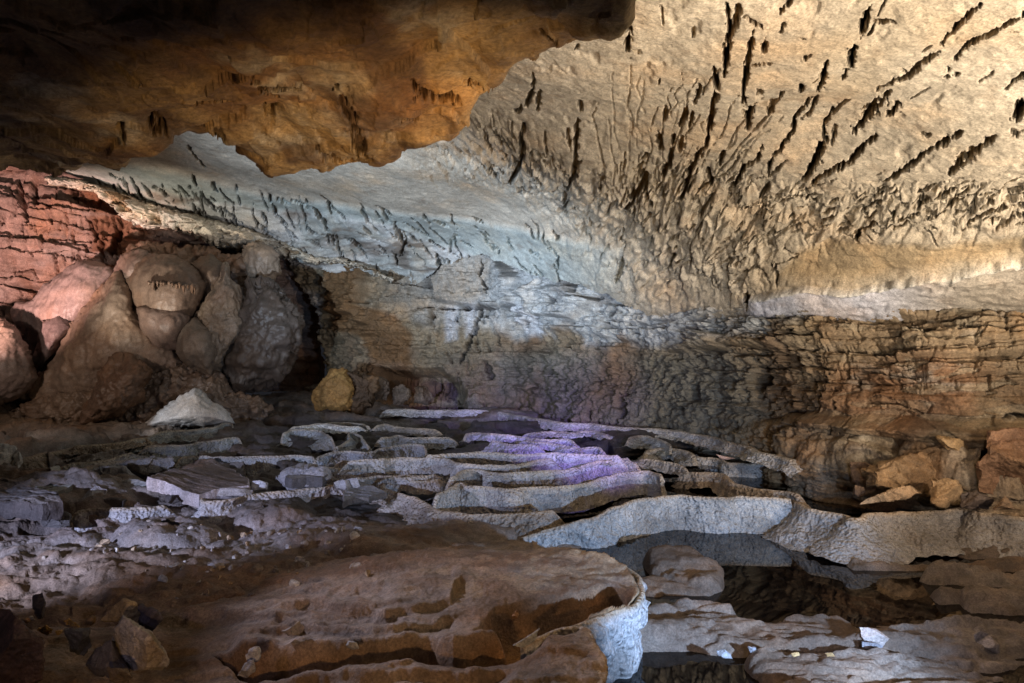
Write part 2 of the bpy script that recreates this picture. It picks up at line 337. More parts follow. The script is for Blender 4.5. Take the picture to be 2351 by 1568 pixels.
    # blue part of the roof: thin joints falling to the right
    for k in range(200):
        x = R.uniform(200, 1300); y = R.uniform(max(300, 385 + (x - 200) * .12), 400 + (x - 100) * .24 + 25)
        ln = R.uniform(18, 70); a = R.choice([0.75, 0.95, 1.1, 1.3, .45]) + R.gauss(0, .12)
        groove(g, xs, ys, [(x, y), (x + math.cos(a) * ln * .4 + R.uniform(-5, 5), y + math.sin(a) * ln * .4), (x + math.cos(a) * ln, y + math.sin(a) * ln)], R.choice([1.2, 1.5, 2.0, 3.2]), R.uniform(.12, .35))
    for p, hw in [([(432, 330), (470, 385)], 3), ([(440, 400), (470, 450), (520, 480), (545, 500)], 4), ([(610, 440), (640, 490), (670, 520)], 3), ([(715, 475), (745, 500), (770, 560)], 4), ([(800, 540), (835, 580)], 3),
                  ([(300, 400), (345, 470)], 3), ([(905, 505), (930, 560), (918, 590)], 5)]:
        groove(g, xs, ys, p, hw, .35)
    # coordinates along / across the joints for scalloped flakes
    al = Pm[..., 1] + .17 * Pm[..., 0]; ac = Pm[..., 0] - .17 * Pm[..., 1]
    Q = np.stack([ac, al, Pm[..., 2]], -1)
    zm = soft(X, Y, zone, 70)
    warp = fbm(Q, .8, 3, 40)
    f1, f21, cid = voro(Q + warp[..., None] * .2, 3.0, 2, (2.4, .6, .8)); f1b, f21b, cidb = voro(Q + warp[..., None] * .3, 6.0, 3, (2.2, .5, .8))
    flakes = (.11 * cid + .05 * cidb + .03 * (1 - sstep(0, .1, f21)) + .05 * sstep(.0, .7, fbm(Q, 5, 4, 44, st=(2.2, .4, 1))))
    blue = 1 - sstep(-25, 25, Y - (330 + (X - 400) * .245) + 0 * X) * 1.0
    band_u = np.interp(X, [150, 400, 600, 800, 1050, 1250, 1440, 1700], [330, 395, 452, 475, 500, 540, 590, 640])   # upper edge of the mottled band
    band_m = np.interp(X, [150, 400, 640, 800, 900, 1020, 1200, 1400], [390, 440, 480, 492, 510, 560, 600, 640])
    lowL = sstep(-6, 6, Y - band_u) * sstep(1560, 1380, X)
    lowM = sstep(-5, 5, Y - band_m + 5 * vnoise(X * .04, Y * .04, X * 0)) * sstep(1250, 1050, X)
    disp = fbm(Pm, .45, 2, 11) * .12 + fbm(Pm, 2.4, 4, 12, st=(1.4, .7, 1)) * .014 + fbm(Pm, 14, 3, 18) * .008
    disp -= (lowL * .06 + lowM * .10) * sstep(100, 350, X)
    strat = ridged(Pm, 1.3, 4, 33, (1.0, .5, 7))
    disp += zm * flakes + sstep(.45, .85, fbm(Q, 4.5, 3, 46, st=(1.6, .7, 1))) * .018 * sstep(1150, 1300, X)
    bz = Pm[..., 2] + .10 * Pm[..., 0] + .10 * Pm[..., 1]; disp += lowM * (strat * .04 + .07 * strata(bz, Pm[..., 0], .11, 71))
    disp += zm * .05 * strata(Pm[..., 2] * 1.0 + .03 * al, al, .09, 75)
    # shelf with a white broken edge on the right
    s_up = np.interp(X, [1500, 1750, 1850, 1960, 2060, 2130, 2240, 2351, 2900], [730, 672, 655, 662, 635, 620, 600, 580, 540]) + 4 * vnoise(X * .05, X * 0, X * 0 + 2)
    s_lo = np.interp(X, [1500, 1740, 1850, 1960, 2030, 2060, 2110, 2180, 2351, 2900], [735, 726, 738, 748, 742, 722, 692, 684, 702, 720]) + 4 * vnoise(X * .06, X * 0, X * 0 + 7)
    right = sstep(1690, 1750, X)
    shelf = right * sstep(-1, 3, Y - s_up)
    disp -= shelf * .09
    edge_w = right * sstep(-2, 3, Y - s_up) * (1 - sstep(4, 8, Y - s_up))
    disp += edge_w * (.012 * vnoise(X * .12, Y * .02, X * 0, 3)) - edge_w * .015
    mid_step = sstep(-3, 3, Y - np.interp(X, [1500, 1700, 1850, 2000, 2100, 2351, 2800], [700, 600, 580, 530, 500, 480, 460])) * right
    disp += mid_step * .05 * ridged(Pm, 2.2, 3, 5, (.5, .5, 2))
    hollow = soft(X, Y, [(1780, 640), (1830, 590), (1900, 565), (2100, 560), (2351, 540), (2351, 575), (2130, 605), (1960, 645)], 14)
    disp += hollow * .06
    ray = Pm - np.array([0, 0, H]); ray /= np.linalg.norm(ray, axis=-1, keepdims=True); lean = .25 * n + .97 * ray
    Pn = Pm + n * disp[..., None] + lean * (g * 1.1)[..., None]
    mask = np.ones(X.shape, bool)
    low = np.interp(X, [-900, 60, 250, 400, 550, 640, 720, 800, 860, 920, 980, 1010, 1060, 1110, 1180, 1260, 1320, 1400, 1440, 1500, 1650, 1740, 1850, 1960, 2030, 2060, 2110, 2180, 2351, 2900],
                    [60, 350, 446, 490, 530, 562, 604, 632, 650, 655, 640, 610, 585, 578, 600, 630, 640, 660, 690, 716, 728, 732, 744, 752, 746, 728, 698, 690, 708, 726])
    mask &= Y < low + 3 + 5 * vnoise(X * .05, X * 0, X * 0 + 3)
    col = mix(np.broadcast_to(CREAM, X.shape + (3,)), TAN, sstep(.0, .9, fbm(Pm, .9, 4, 77)) * .55)
    col = mix(col, C(.48, .33, .16), hollow * .65); col = mix(col, OCHRE, sstep(.02, .3, g) * .65); col = mix(col, C(.06, .05, .04), sstep(.01, .07, g) * sstep(1400, 1200, X) * .9)
    grey = sstep(1500, 1200, X) * .45
    col = mix(col, C(.50, .48, .43), grey)
    col = mix(col, C(.45, .50, .47), lowL * sstep(1560, 1250, X) * .9)
    col = mix(col, WHITE, lowM * (.35 + .65 * sstep(-.1, .5, fbm(Pm, .8, 3, 8, st=(1, .6, 3)))) * .8)
    col = mix(col, C(.20, .15, .11), lowM * sstep(.1, .7, fbm(Pm, 1.6, 5, 19, st=(1, .5, 4))) * .75)
    col = mix(col, C(.74, .74, .80), shelf * (.9 * sstep(2250, 1950, X) + .12)); col = mix(col, C(.85, .80, .68), edge_w * .8)
    spots = sstep(.45, .8, fbm(Pm, 6, 3, 90)); col = mix(col, BROWN, spots * .25 * (1 - lowM * .4))
    o = mesh_obj("cave_ceiling", Pn, grid_quads(*X.shape, mask), M_CEIL, col)
    tag(o, None, None, None, "structure")
build_ceiling()

# ------------------------------------------------------------------ near overhang
def build_overhang():
    xs = np.concatenate([np.arange(-900, -60, 12), np.arange(-60, 1700, 2.6)]); ys = np.concatenate([np.arange(-2200, -40, 16), np.arange(-40, 440, 2.4)])
    X, Y = np.meshgrid(xs, ys)
    zc = 1.12
    D = F * zc / np.maximum(CY - Y, 60); Pm = pt(X, Y, D)
    g = np.zeros(X.shape)
    for p, hw, dp in [([(775, 170), (800, 215), (815, 270), (835, 330)], 13, .22), ([(945, 145), (950, 185), (990, 205), (1060, 215)], 9, .18), ([(590, 225), (625, 250), (610, 270)], 14, .2), ([(345, 240), (380, 268)], 14, .2),
                      ([(275, 245), (280, 270)], 9, .15), ([(730, 320), (770, 345), (820, 355)], 9, .15), ([(490, 285), (520, 300)], 9, .12), ([(580, 120), (600, 160), (690, 180)], 8, .12), ([(420, 200), (520, 210), (590, 235)], 6, .1),
                      ([(1060, 170), (1110, 185)], 6, .1), ([(1240, 60), (1280, 95)], 6, .1), ([(250, 90), (340, 150)], 5, .07), ([(900, 230), (960, 255)], 6, .1), ([(600, 170), (640, 205)], 8, .1)]:
        groove(g, xs, ys, p, hw, dp)
    f1, f21, cid = voro(Pm + fbm(Pm, 2, 3, 3)[..., None] * .12, 3.2, 9, (1, .8, 1))
    f1b, f21b, cidb = voro(Pm + fbm(Pm, 4, 3, 3)[..., None] * .07, 8, 19, (1, .6, 1))
    disp = fbm(Pm, .9, 4, 5) * .10 + fbm(Pm, 3.5, 4, 6, st=(1, .6, 1)) * .04 + .045 * cid + .02 * cidb + .05 * strata(Pm[..., 0] * .45 + Pm[..., 1] * .8, Pm[..., 0], .22, 55, 1.2)
    # the lip thins and turns up at the far edge
    edge = [(1475, -500), (1460, 0), (1420, 45), (1350, 90), (1270, 135), (1180, 168), (1130, 215), (1085, 255), (1060, 300), (1020, 318), (980, 322), (900, 355), (860, 376), (815, 392), (780, 412), (740, 408), (705, 390),
            (660, 396), (612, 392), (575, 360), (540, 342), (500, 322), (470, 318), (430, 302), (395, 306), (380, 325), (340, 335), (305, 352), (290, 376), (240, 380), (205, 384), (185, 402), (150, 412), (60, 418), (0, 412), (-300, 400), (-900, 360)]
    e = np.array(edge, float)
    # rougher outline
    pts = []
    for i in range(len(e) - 1):
        k = max(1, int(np.linalg.norm(e[i + 1] - e[i]) / 7))
        for j in range(k): pts.append(e[i] + (e[i + 1] - e[i]) * j / k)
    pts = np.array(pts); j = np.arange(len(pts)) * 1.0
    pts[:, 1] += vnoise(j * .5, j * 0, j * 0) * 4 + vnoise(j * .15, j * 0, j * 0 + 4) * 5
    poly = np.concatenate([pts, [(-950, 300), (-950, -2300), (1475, -2300)]])
    inside = inpoly(X, Y, poly); de = polydist(X, Y, pts)
    disp += np.where(de < 30, (1 - de / 30) ** 2 * .05, 0)
    disp -= disp.mean() * .9 + .045
    Pn = Pm.copy(); Pn[..., 2] += disp; ray = Pm - np.array([0, 0, H]); ray /= np.linalg.norm(ray, axis=-1, keepdims=True); Pn += (.6 * ray + np.array([0, 0, .35])) * (g * .7)[..., None]
    col = mix(np.broadcast_to(C(.40, .27, .13), X.shape + (3,)), C(.22, .12, .055), sstep(-.2, .8, fbm(Pm, 1.6, 4, 41)))
    col = mix(col, C(.50, .45, .36), sstep(.15, .7, fbm(Pm, 3.2, 4, 43)) * .7); col = mix(col, C(.09, .06, .04), sstep(.01, .16, g) * .85); sk = fbm(Pm, 2.6, 5, 47, st=(1.6, .7, 1)); col = mix(col, C(.12, .07, .04), sstep(-.05, .45, sk) * .8); col = mix(col, C(.52, .36, .18), sstep(.2, .7, -sk) * .6)
    q = grid_quads(*X.shape, inside)
    # outer face of the slab: follow the open border upward
    V = Pn.reshape(-1, 3); CC = col.reshape(-1, 3)
    ed = {}
    E = np.concatenate([q[:, [0, 1]], q[:, [1, 2]], q[:, [2, 3]], q[:, [3, 0]]]); Es = np.sort(E, 1)
    key = Es[:, 0].astype(np.int64) * (X.size + 1) + Es[:, 1]; u, idx, cnt = np.unique(key, return_index=True, return_counts=True)
    B = E[idx[cnt == 1]]; B = B[(V[B[:, 0], 1] > 1.2)]
    vs = np.unique(B); m = {int(v): i for i, v in enumerate(vs)}
    rings = [V[vs]]
    for kk in range(1, 9):
        r_ = V[vs].copy(); r_[:, 2] += kk * .16; r_[:, 1] += .10 * kk + .05 * fbm(r_, 3, 2, 5); r_[:, 0] -= .02 * kk * (V[vs][:, 0] > -1)
        rings.append(r_)
    base = len(V); n_ = len(vs); V2 = np.concatenate([V] + rings[1:]); C2 = np.concatenate([CC] + [CC[vs]] * 8)
    Bi = np.array([[m[int(a)], m[int(b)]] for a, b in B]); qq = []
    ids = [vs] + [base + k * n_ + np.arange(n_) for k in range(8)]
    for k in range(8): qq.append(np.stack([ids[k][Bi[:, 1]], ids[k][Bi[:, 0]], ids[k + 1][Bi[:, 0]], ids[k + 1][Bi[:, 1]]], -1))
    o = mesh_obj("rock_overhang", V2, np.concatenate([q] + qq), M_OVER, C2)
    tag(o, "low brown rock overhang filling the upper left, lit orange along its ragged edge", "rock overhang")
build_overhang()

# ------------------------------------------------------------------ walls
BX = [500, 650, 870, 1150, 1190, 1286, 1355, 1447, 1549, 1650, 1718, 1835, 1950, 2100, 2351, 2700, 3300]
BD = [16.5, 15.6, 14.1, 13.7, 13.3, 12.0, 11.6, 11.0, 10.4, 9.5, 9.0, 8.0, 7.6, 7.1, 6.7, 6.2, 5.6]
def build_wall():
    xs = np.concatenate([np.arange(600, 2420, 2.1), np.arange(2420, 3300, 12)]); ys = np.arange(540, 1260, 2.0)
    X, Y = np.meshgrid(xs, ys)
    bd = np.interp(X, BX, BD)
    k = np.ones(41) / 41
    bd[:] = np.convolve(np.pad(np.interp(xs, BX, BD), 20, 'edge'), k, 'valid')[None]
    D = bd + sstep(950, 600, Y) * .35 + .25 * sstep(980, 1060, Y) * 0 - sstep(930, 1010, Y + (1447 - X) * .12) * .25
    Pm = pt(X, Y, D); n = grid_normals(Pm); n *= np.sign((n * (Pm - np.array([0, 0, H]))).sum(-1, keepdims=True))
    g = np.zeros(X.shape)
    for p, hw, dp in [([(1712, 820), (1706, 870), (1712, 915)], 11, .5), ([(1862, 828), (1860, 890), (1855, 950)], 11, .5), ([(1425, 585), (1425, 650)], 5, .3), ([(1300, 628), (1310, 650), (1320, 670)], 6, .25), ([(1260, 628), (1300, 628)], 5, .2),
                      ([(1410, 900), (1415, 940), (1400, 965)], 8, .25), ([(1390, 690), (1382, 740)], 6, .3), ([(1110, 700), (1090, 750), (1068, 790), (1050, 830)], 5, .25), ([(1120, 600), (1110, 640), (1140, 680)], 5, .2),
                      ([(1750, 705), (1730, 670)], 6, .3), ([(1800, 700), (1790, 735)], 6, .3), ([(1580, 870), (1560, 930)], 8, .2), ([(1780, 780), (1784, 850)], 6, .2), ([(1275, 680), (1290, 700)], 5, .2),
                      ([(2040, 730), (2130, 745), (2200, 740), (2260, 750), (2351, 770)], 3.5, .2), ([(1850, 783), (1960, 790), (2030, 800), (2150, 798)], 3, .15), ([(2060, 690), (2150, 684), (2230, 690), (2290, 708), (2351, 700)], 3.5, .2),
                      ([(1640, 790), (1760, 800), (1850, 790)], 3, .15), ([(1700, 845), (1800, 830), (1950, 838), (2100, 860)], 2.5, .1), ([(1960, 925), (2050, 925), (2120, 950)], 2.5, .1), ([(2316, 700), (2310, 760)], 3, .2),
                      ([(2290, 960), (2320, 950), (2351, 955)], 4, .2), ([(950, 700), (1080, 708), (1200, 712)], 3, .2), ([(870, 640), (1000, 660)], 3, .15), ([(1280, 770), (1290, 800)], 7, .25), ([(1110, 830), (1120, 870)], 5, .2),
                      ([(2330, 1060), (2345, 1110)], 6, .25), ([(2262, 1010), (2250, 1100), (2240, 1150)], 6, .35)]:
        groove(g, xs, ys, p, hw, dp)
    for kk in range(300):
        x = R.uniform(980, 1950); y = R.uniform(700, 985); ln = R.uniform(8, 38)
        if x > 1650 and R.random() < .5: continue
        a = R.gauss(1.65, .35)
        groove(g, xs, ys, [(x, y), (x + math.cos(a) * ln * .5 + R.uniform(-3, 3), y + math.sin(a) * ln * .5), (x + math.cos(a) * ln, y + math.sin(a) * ln)], R.uniform(1.6, 4.5), R.uniform(.05, .2))
    for kk in range(120):
        x = R.uniform(1500, 1830); y = R.uniform(720, 960); ln = R.uniform(20, 60)
        groove(g, xs, ys, [(x, y), (x + ln / 2, y + R.uniform(-4, 4)), (x + ln, y + R.uniform(-5, 6))], R.uniform(1.2, 2.6), R.uniform(.03, .09))
    for kk in range(70):
        x = R.uniform(1290, 1800); y = R.uniform(640, 780); ln = R.uniform(30, 90); s = -.28 if x > 1500 else .0
        groove(g, xs, ys, [(x, y), (x + ln / 2, y + R.uniform(-4, 4) + s * ln / 2), (x + ln, y + R.uniform(-5, 6) + s * ln)], R.uniform(1.4, 4), R.uniform(.06, .22))
    wp = fbm(Pm, 1.1, 3, 51)
    beds = ridged(Pm + wp[..., None] * .12, .9, 5, 21, (.35, .35, 5))
    f1, f21, cid = voro(Pm + fbm(Pm, 2, 2, 3)[..., None] * .10, 2.6, 29, (.75, .75, 1.7))
    f1c, f21c, cidc = voro(Pm + fbm(Pm, 3, 2, 3)[..., None] * .08, 7.5, 31, (.8, .8, 1.3))
    rag = sstep(2000, 1750, X)                       # left of here the wall is ragged, right of it blocky
    disp = fbm(Pm, .6, 3, 52) * .22 + fbm(Pm, 2.5, 5, 53) * .07 + beds * .07 * sstep(940, 860, Y)
    fd, fd2, cidd = voro(Pm + fbm(Pm, 3, 2, 3)[..., None] * .05, 5.0, 37, (.5, .5, 2.2)); fe, fe2, cide = voro(Pm + fbm(Pm, 5, 3, 8)[..., None] * .06, 11, 41, (1.2, 1.2, .6))
    alg = Pm[..., 1] * .8 - Pm[..., 0] * .55 + .2 * fbm(Pm, .7, 2, 9)
    mk, mj = masonry(Pm[..., 2] + .06 * Pm[..., 1], alg, .17, .38, 91); mk2, mj2 = masonry(Pm[..., 2] + .06 * Pm[..., 1], alg, .07, .2, 95)
    mh = 1 - sstep(850, 930, Y)
    disp += (.12 * mk + .05 * mk2 + .05 * mj + .03 * mj2) * mh * (.35 + .65 * (1 - rag)) + .10 * strata(Pm[..., 2], alg, .10, 97) * (.5 + .5 * mh) + .06 * strata(Pm[..., 2], alg, .045, 98) * (1 - .6 * rag)
    disp += .08 * cid * (.6 * rag + .25) + .06 * cidd + .05 * cidc * (.3 + rag) + .05 * cide * rag + (1 - sstep(0, .06, fd2)) * .03 * (1 - rag) + fbm(Pm, 12, 3, 54) * .03 * rag + fbm(Pm, 6, 4, 55) * .03 + g
    upper = 1 - sstep(-6, 8, Y - np.interp(X, [600, 900, 1200, 1400, 1550, 1700, 2000], [800, 760, 745, 770, 800, 790, 780]))
    disp -= upper * .15 * rag
    foot = sstep(-10, 25, Y - np.interp(X, [600, 1150, 1447, 1700, 1850, 2100, 2351], [930, 930, 965, 960, 950, 960, 965])) * sstep(1600, 1800, X); disp -= foot * (.28 + .12 * fbm(Pm, 1.4, 3, 4))
    # jutting blocks
    for poly, a in [([(1000, 640), (1030, 600), (1090, 568), (1140, 570), (1150, 600), (1200, 640), (1210, 700), (1120, 710), (1000, 690)], .45), ([(1260, 632), (1310, 630), (1312, 670), (1360, 690), (1310, 730), (1200, 720), (1200, 690)], .35),
                    ([(752, 600), (830, 615), (832, 660), (825, 720), (760, 720), (750, 650)], .4), ([(660, 600), (750, 600), (750, 720), (700, 700)], .1), ([(820, 700), (860, 690), (862, 720), (850, 745), (825, 740)], .3),
                    ([(1130, 700), (1160, 700), (1158, 765), (1132, 765)], .2), ([(950, 705), (990, 705), (985, 745), (950, 745)], .2), ([(2060, 740), (2200, 745), (2190, 790), (2060, 785)], .1), ([(1590, 760), (1660, 770), (1650, 800), (1590, 800)], .25)]:
        disp -= soft(X, Y, poly, 4) * a
    hole = soft(X, Y, [(640, 560), (668, 640), (705, 700), (722, 780), (722, 860), (600, 900), (600, 560)], 6); disp += hole * 2.5
    low = soft(X, Y, [(860, 850), (1000, 850), (1060, 900), (1060, 940), (870, 940)], 15); disp += low * (.5 + .4 * cid)
    Pn = Pm + n * disp[..., None]
    mask = (Y > np.interp(X, [600, 720, 800, 860, 1000, 1110, 1320, 1440, 1740, 1960, 2180, 2351, 2900], [540, 570, 600, 620, 590, 556, 600, 640, 700, 720, 660, 676, 690])) & (hole < .98)
    zf = fbm(Pm, .7, 4, 60); zf2 = fbm(Pm, 2.2, 4, 61, st=(1, 1, .4))
    col = mix(np.broadcast_to(C(.30, .235, .15), X.shape + (3,)), C(.22, .13, .07), sstep(-.2, .7, zf))
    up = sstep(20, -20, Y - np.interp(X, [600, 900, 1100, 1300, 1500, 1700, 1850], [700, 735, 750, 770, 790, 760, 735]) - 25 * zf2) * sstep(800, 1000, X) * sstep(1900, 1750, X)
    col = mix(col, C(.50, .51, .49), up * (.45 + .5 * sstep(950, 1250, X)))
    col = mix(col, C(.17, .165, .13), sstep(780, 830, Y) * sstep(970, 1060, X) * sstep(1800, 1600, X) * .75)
    col = mix(col, C(.46, .34, .21), (1 - rag) * sstep(900, 780, Y) * .8)
    col = mix(col, C(.36, .19, .10), soft(X, Y, [(1900, 830), (2040, 800), (2170, 810), (2240, 860), (2230, 940), (2100, 990), (1960, 960), (1850, 950)], 25) * .6)
    col = mix(col, C(.20, .105, .04), soft(X, Y, [(750, 600), (832, 615), (830, 700), (900, 720), (940, 760), (930, 830), (850, 830), (820, 770), (760, 760)], 8) * .85)
    col = mix(col, C(.62, .60, .58), soft(X, Y, [(690, 660), (740, 680), (770, 730), (760, 790), (715, 770), (700, 700)], 10) * .7 * sstep(-.3, .4, zf2))
    col = mix(col, C(.70, .67, .66), soft(X, Y, [(660, 590), (750, 600), (750, 618), (670, 608)], 6) * .6)
    for poly in ([(1020, 700), (1050, 700), (1045, 775), (1018, 780)], [(1068, 702), (1096, 702), (1080, 765), (1066, 770)], [(1180, 702), (1230, 702), (1240, 760), (1190, 770)]):
        col = mix(col, C(.68, .68, .68), soft(X, Y, poly, 9) * .75)
    col = mix(col, C(.66, .60, .50), sstep(.1, .6, fbm(Pm, 2.6, 4, 66, st=(1, 1, 2))) * .45 * (1 - rag)); col = mix(col, C(.55, .47, .33), (1 - rag) * sstep(.6, .9, cidd) * .4)
    col = mix(col, C(.07, .05, .04), sstep(.4, .9, fbm(Pm, 2.3, 5, 67)) * .5)
    col = mix(col, C(.04, .03, .025), sstep(.08, .2, g) * .7)
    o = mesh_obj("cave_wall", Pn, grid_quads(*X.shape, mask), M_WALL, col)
    tag(o, None, kind="structure")
build_wall()

def build_red_wall():
    xs = np.concatenate([np.arange(-700, -40, 12), np.arange(-40, 740, 2.4)]); ys = np.arange(290, 900, 2.2)
    X, Y = np.meshgrid(xs, ys)
    D = TPS([(0, 400, 14.4), (0, 760, 13.9), (300, 600, 15.0), (650, 650, 16.2), (-300, 600, 13.3), (650, 850, 16.2), (-600, 400, 12.5), (300, 450, 15.2)])(X, Y)
    Pm = pt(X, Y, D); n = grid_normals(Pm); n *= np.sign((n * (Pm - np.array([0, 0, H]))).sum(-1, keepdims=True))
    g = np.zeros(X.shape)
    for p, hw, dp in [([(275, 500), (272, 540), (255, 590)], 9, .6), ([(35, 405), (55, 470), (60, 510)], 8, .4), ([(75, 410), (82, 470)], 8, .4), ([(0, 447), (60, 460), (150, 480), (230, 490)], 4, .2), ([(0, 540), (120, 545), (230, 555)], 3, .2),
                      ([(130, 560), (128, 620), (140, 640)], 4, .25), ([(0, 650), (90, 660), (180, 640)], 4, .2), ([(200, 500), (235, 560), (230, 600)], 5, .3), ([(520, 540), (560, 560), (540, 600)], 16, .9), ([(300, 520), (380, 540)], 5, .2)]:
        groove(g, xs, ys, p, hw, dp)
    for kk in range(110):
        x = R.uniform(-60, 320); y = R.uniform(410, 720); ln = R.uniform(10, 46)
        groove(g, xs, ys, [(x, y), (x + R.uniform(-4, 4), y + ln / 2), (x + R.uniform(-5, 5), y + ln)], R.uniform(1.5, 3.6), R.uniform(.08, .25))
    beds = ridged(Pm, .8, 5, 71, (.3, .3, 4.5)); f1, f21, cid = voro(Pm + fbm(Pm, 2, 2, 3)[..., None] * .12, 2.0, 79, (1.3, 1.3, 1.1))
    led = 0
    for i, yy in enumerate([(420, 500), (470, 585), (520, 560), (640, 600)]):
        c = np.interp(X, [-700, 0, 300], [yy[0] - 80, yy[0] + 10, yy[0] + 80]); led = led + .10 * sstep(-3, 5, Y - c) - .10 * sstep(30, 60, Y - c)
    mk, mj = masonry(Pm[..., 2] + .10 * Pm[..., 0], Pm[..., 0], .30, .5, 191)
    disp = fbm(Pm, .6, 4, 72) * .25 + .16 * mk + .06 * mj + .14 * strata(Pm[..., 2] + .10 * Pm[..., 0], Pm[..., 0], .14, 197) + .12 * cid + fbm(Pm, 4, 4, 73) * .06 + g - led * 2
    Pn = Pm + n * disp[..., None]
    col = mix(np.broadcast_to(C(.58, .40, .34), X.shape + (3,)), C(.36, .18, .11), sstep(-.1, .6, fbm(Pm, .8, 4, 75)))
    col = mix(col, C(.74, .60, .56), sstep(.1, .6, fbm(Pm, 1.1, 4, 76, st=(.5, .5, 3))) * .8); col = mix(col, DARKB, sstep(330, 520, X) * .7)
    mask = Y > np.interp(X, [-700, 60, 250, 720], [230, 330, 425, 570])
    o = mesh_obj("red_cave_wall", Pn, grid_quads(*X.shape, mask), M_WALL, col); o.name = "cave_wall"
    tag(o, None, kind="structure")
build_red_wall()

# cream crust hanging along the joint of roof and left wall
def build_crust():
    us = np.arange(95, 900, 1.8); vs = np.linspace(0, 1, 60)
    top = np.interp(us, [95, 110, 180, 250, 330, 400, 480, 550, 640, 720, 780, 830, 900], [404, 400, 412, 434, 458, 478, 498, 516, 546, 586, 590, 606, 640])
    bot = np.interp(us, [95, 110, 160, 220, 245, 275, 330, 400, 440, 480, 530, 560, 640, 720, 780, 840, 900], [412, 420, 428, 446, 470, 502, 522, 526, 540, 562, 572, 566, 590, 604, 608, 622, 650])
    bot = bot + vnoise(us * .16, us * 0, us * 0) * 5 + vnoise(us * .5, us * 0, us * 0 + 3) * 3
    top = top + vnoise(us * .2, us * 0, us * 0 + 8) * 3
    dd = np.interp(us, [95, 250, 400, 640, 720, 900], [12.5, 13.3, 13.9, 14.8, 14.9, 14.2])
    X = np.broadcast_to(us, (60, len(us))); V = vs[:, None] * np.ones((1, len(us))); Y = top[None] * (1 - V) + bot[None] * V
    D = dd[None] - .15 - .35 * np.sin(np.pi * np.clip(V, 0, 1)) ** .7 + .5 * sstep(.85, 1, V) + .3 * sstep(.15, 0, V)
    Pm = pt(X, Y, D)
    f1, f21, cid = voro(Pm, 4.5, 88, (1, 1, 1.6)); disp = .22 * cid + .28 * sstep(.1, .6, fbm(Pm, 2.4, 4, 89, st=(1, 1, 1.8))) + .06 * fbm(Pm, 9, 3, 90)
    Pn = Pm + np.array([0, 1, .1]) * disp[..., None]
    col = mix(np.broadcast_to(C(.80, .72, .58), X.shape + (3,)), C(.42, .30, .18), sstep(.25, .6, fbm(Pm, 2.4, 4, 89, st=(1, 1, 1.8))))
    col = mix(col, C(.9, .86, .78), sstep(.0, .5, fbm(Pm, 1.1, 3, 92)) * .5)
    q = grid_quads(60, len(us))
    # back sheet so the crust has a body
    Vb = Pm + np.array([0, .9, .12]); q2 = q[:, ::-1] + Pn.shape[0] * Pn.shape[1]
    o = mesh_obj("calcite_crust", np.concatenate([Pn.reshape(-1, 3), Vb.reshape(-1, 3)]), np.concatenate([q, q2]), M_CEIL, np.concatenate([col.reshape(-1, 3), col.reshape(-1, 3)]))
    tag(o, "ragged cream calcite crust running diagonally between the blue roof and the red wall", "calcite crust")
build_crust()

# ------------------------------------------------------------------ floor
FY = np.array([0, 5.6, 6.4, 7.2, 8.5, 10, 13.5, 17, 22]); FZ = np.array([.0, .0, .01, .05, .12, .2, .36, .45, .5])
_ty = np.linspace(.6, 22, 4000); _tr = CY + F * (H - np.interp(_ty, FY, FZ)) / _ty      # decreasing
def floor_depth(py): return np.interp(py, _tr[::-1], _ty[::-1])

def terr(v, k, sharp=.12):
    """smooth noise turned into a flight of steps"""
    t = v * k; f = np.floor(t); r = t - f
    return (f + sstep(.5 - sharp, .5 + sharp, r)) / k

def K4(l): return [(x * .5022, 780.6 + y * .5022) for x, y in l]
HOLL = [K4(l) for l in ([(0, 440), (80, 450), (130, 500), (100, 530), (-60, 510)], [(290, 550), (400, 520), (560, 490), (540, 520), (400, 555), (300, 570)], [(680, 470), (760, 430), (900, 410), (1040, 390), (1045, 420), (900, 460), (760, 480)],
        [(600, 590), (640, 540), (700, 545), (800, 540), (900, 540), (925, 580), (760, 595)], [(850, 500), (950, 480), (1070, 465), (1080, 490), (960, 520), (880, 525)], [(60, 590), (200, 575), (230, 640), (100, 665)], [(1120, 608), (1250, 603), (1280, 625), (1130, 637)],
        [(1310, 645), (1480, 590), (1500, 630), (1330, 690)], [(1655, 530), (1700, 518), (1718, 545), (1665, 552)], [(1885, 495), (1930, 488), (1938, 515), (1890, 522)], [(2030, 490), (2115, 478), (2100, 512), (2035, 517)], [(1570, 700), (1760, 690), (1740, 722), (1600, 742)],
        [(1740, 370), (2000, 348), (1985, 390), (1900, 412), (1760, 392)], [(1130, 390), (1200, 378), (1340, 400), (1330, 422), (1200, 407)], [(90, 945), (200, 920), (330, 900), (360, 880), (440, 888), (475, 915), (380, 932), (200, 955)],
        [(1440, 545), (1560, 520), (1600, 540), (1480, 560)], [(940, 560), (1080, 545), (1120, 560), (1000, 575)], [(1330, 430), (1500, 420), (1560, 440), (1400, 455)])]
HOLL += [[(1090.6 + x * .1953, 941.4 + y * .1953) for x, y in l] for l in ([(640, 450), (780, 455), (770, 500), (660, 505)], [(770, 420), (860, 425), (915, 510), (850, 500)], [(1400, 480), (1560, 455), (1620, 500), (1580, 525), (1370, 520)], [(1240, 480), (1350, 520), (1300, 525)], [(1420, 235), (1560, 235), (1600, 275), (1440, 290)], [(230, 310), (450, 355), (620, 405), (400, 390)], [(550, 365), (850, 395), (1000, 410), (800, 405)], [(250, 270), (560, 290), (900, 330), (600, 320)], [(0, 310), (0, 390), (180, 470), (0, 470)], [(1900, 580), (2100, 585), (2250, 620), (2050, 610)])]
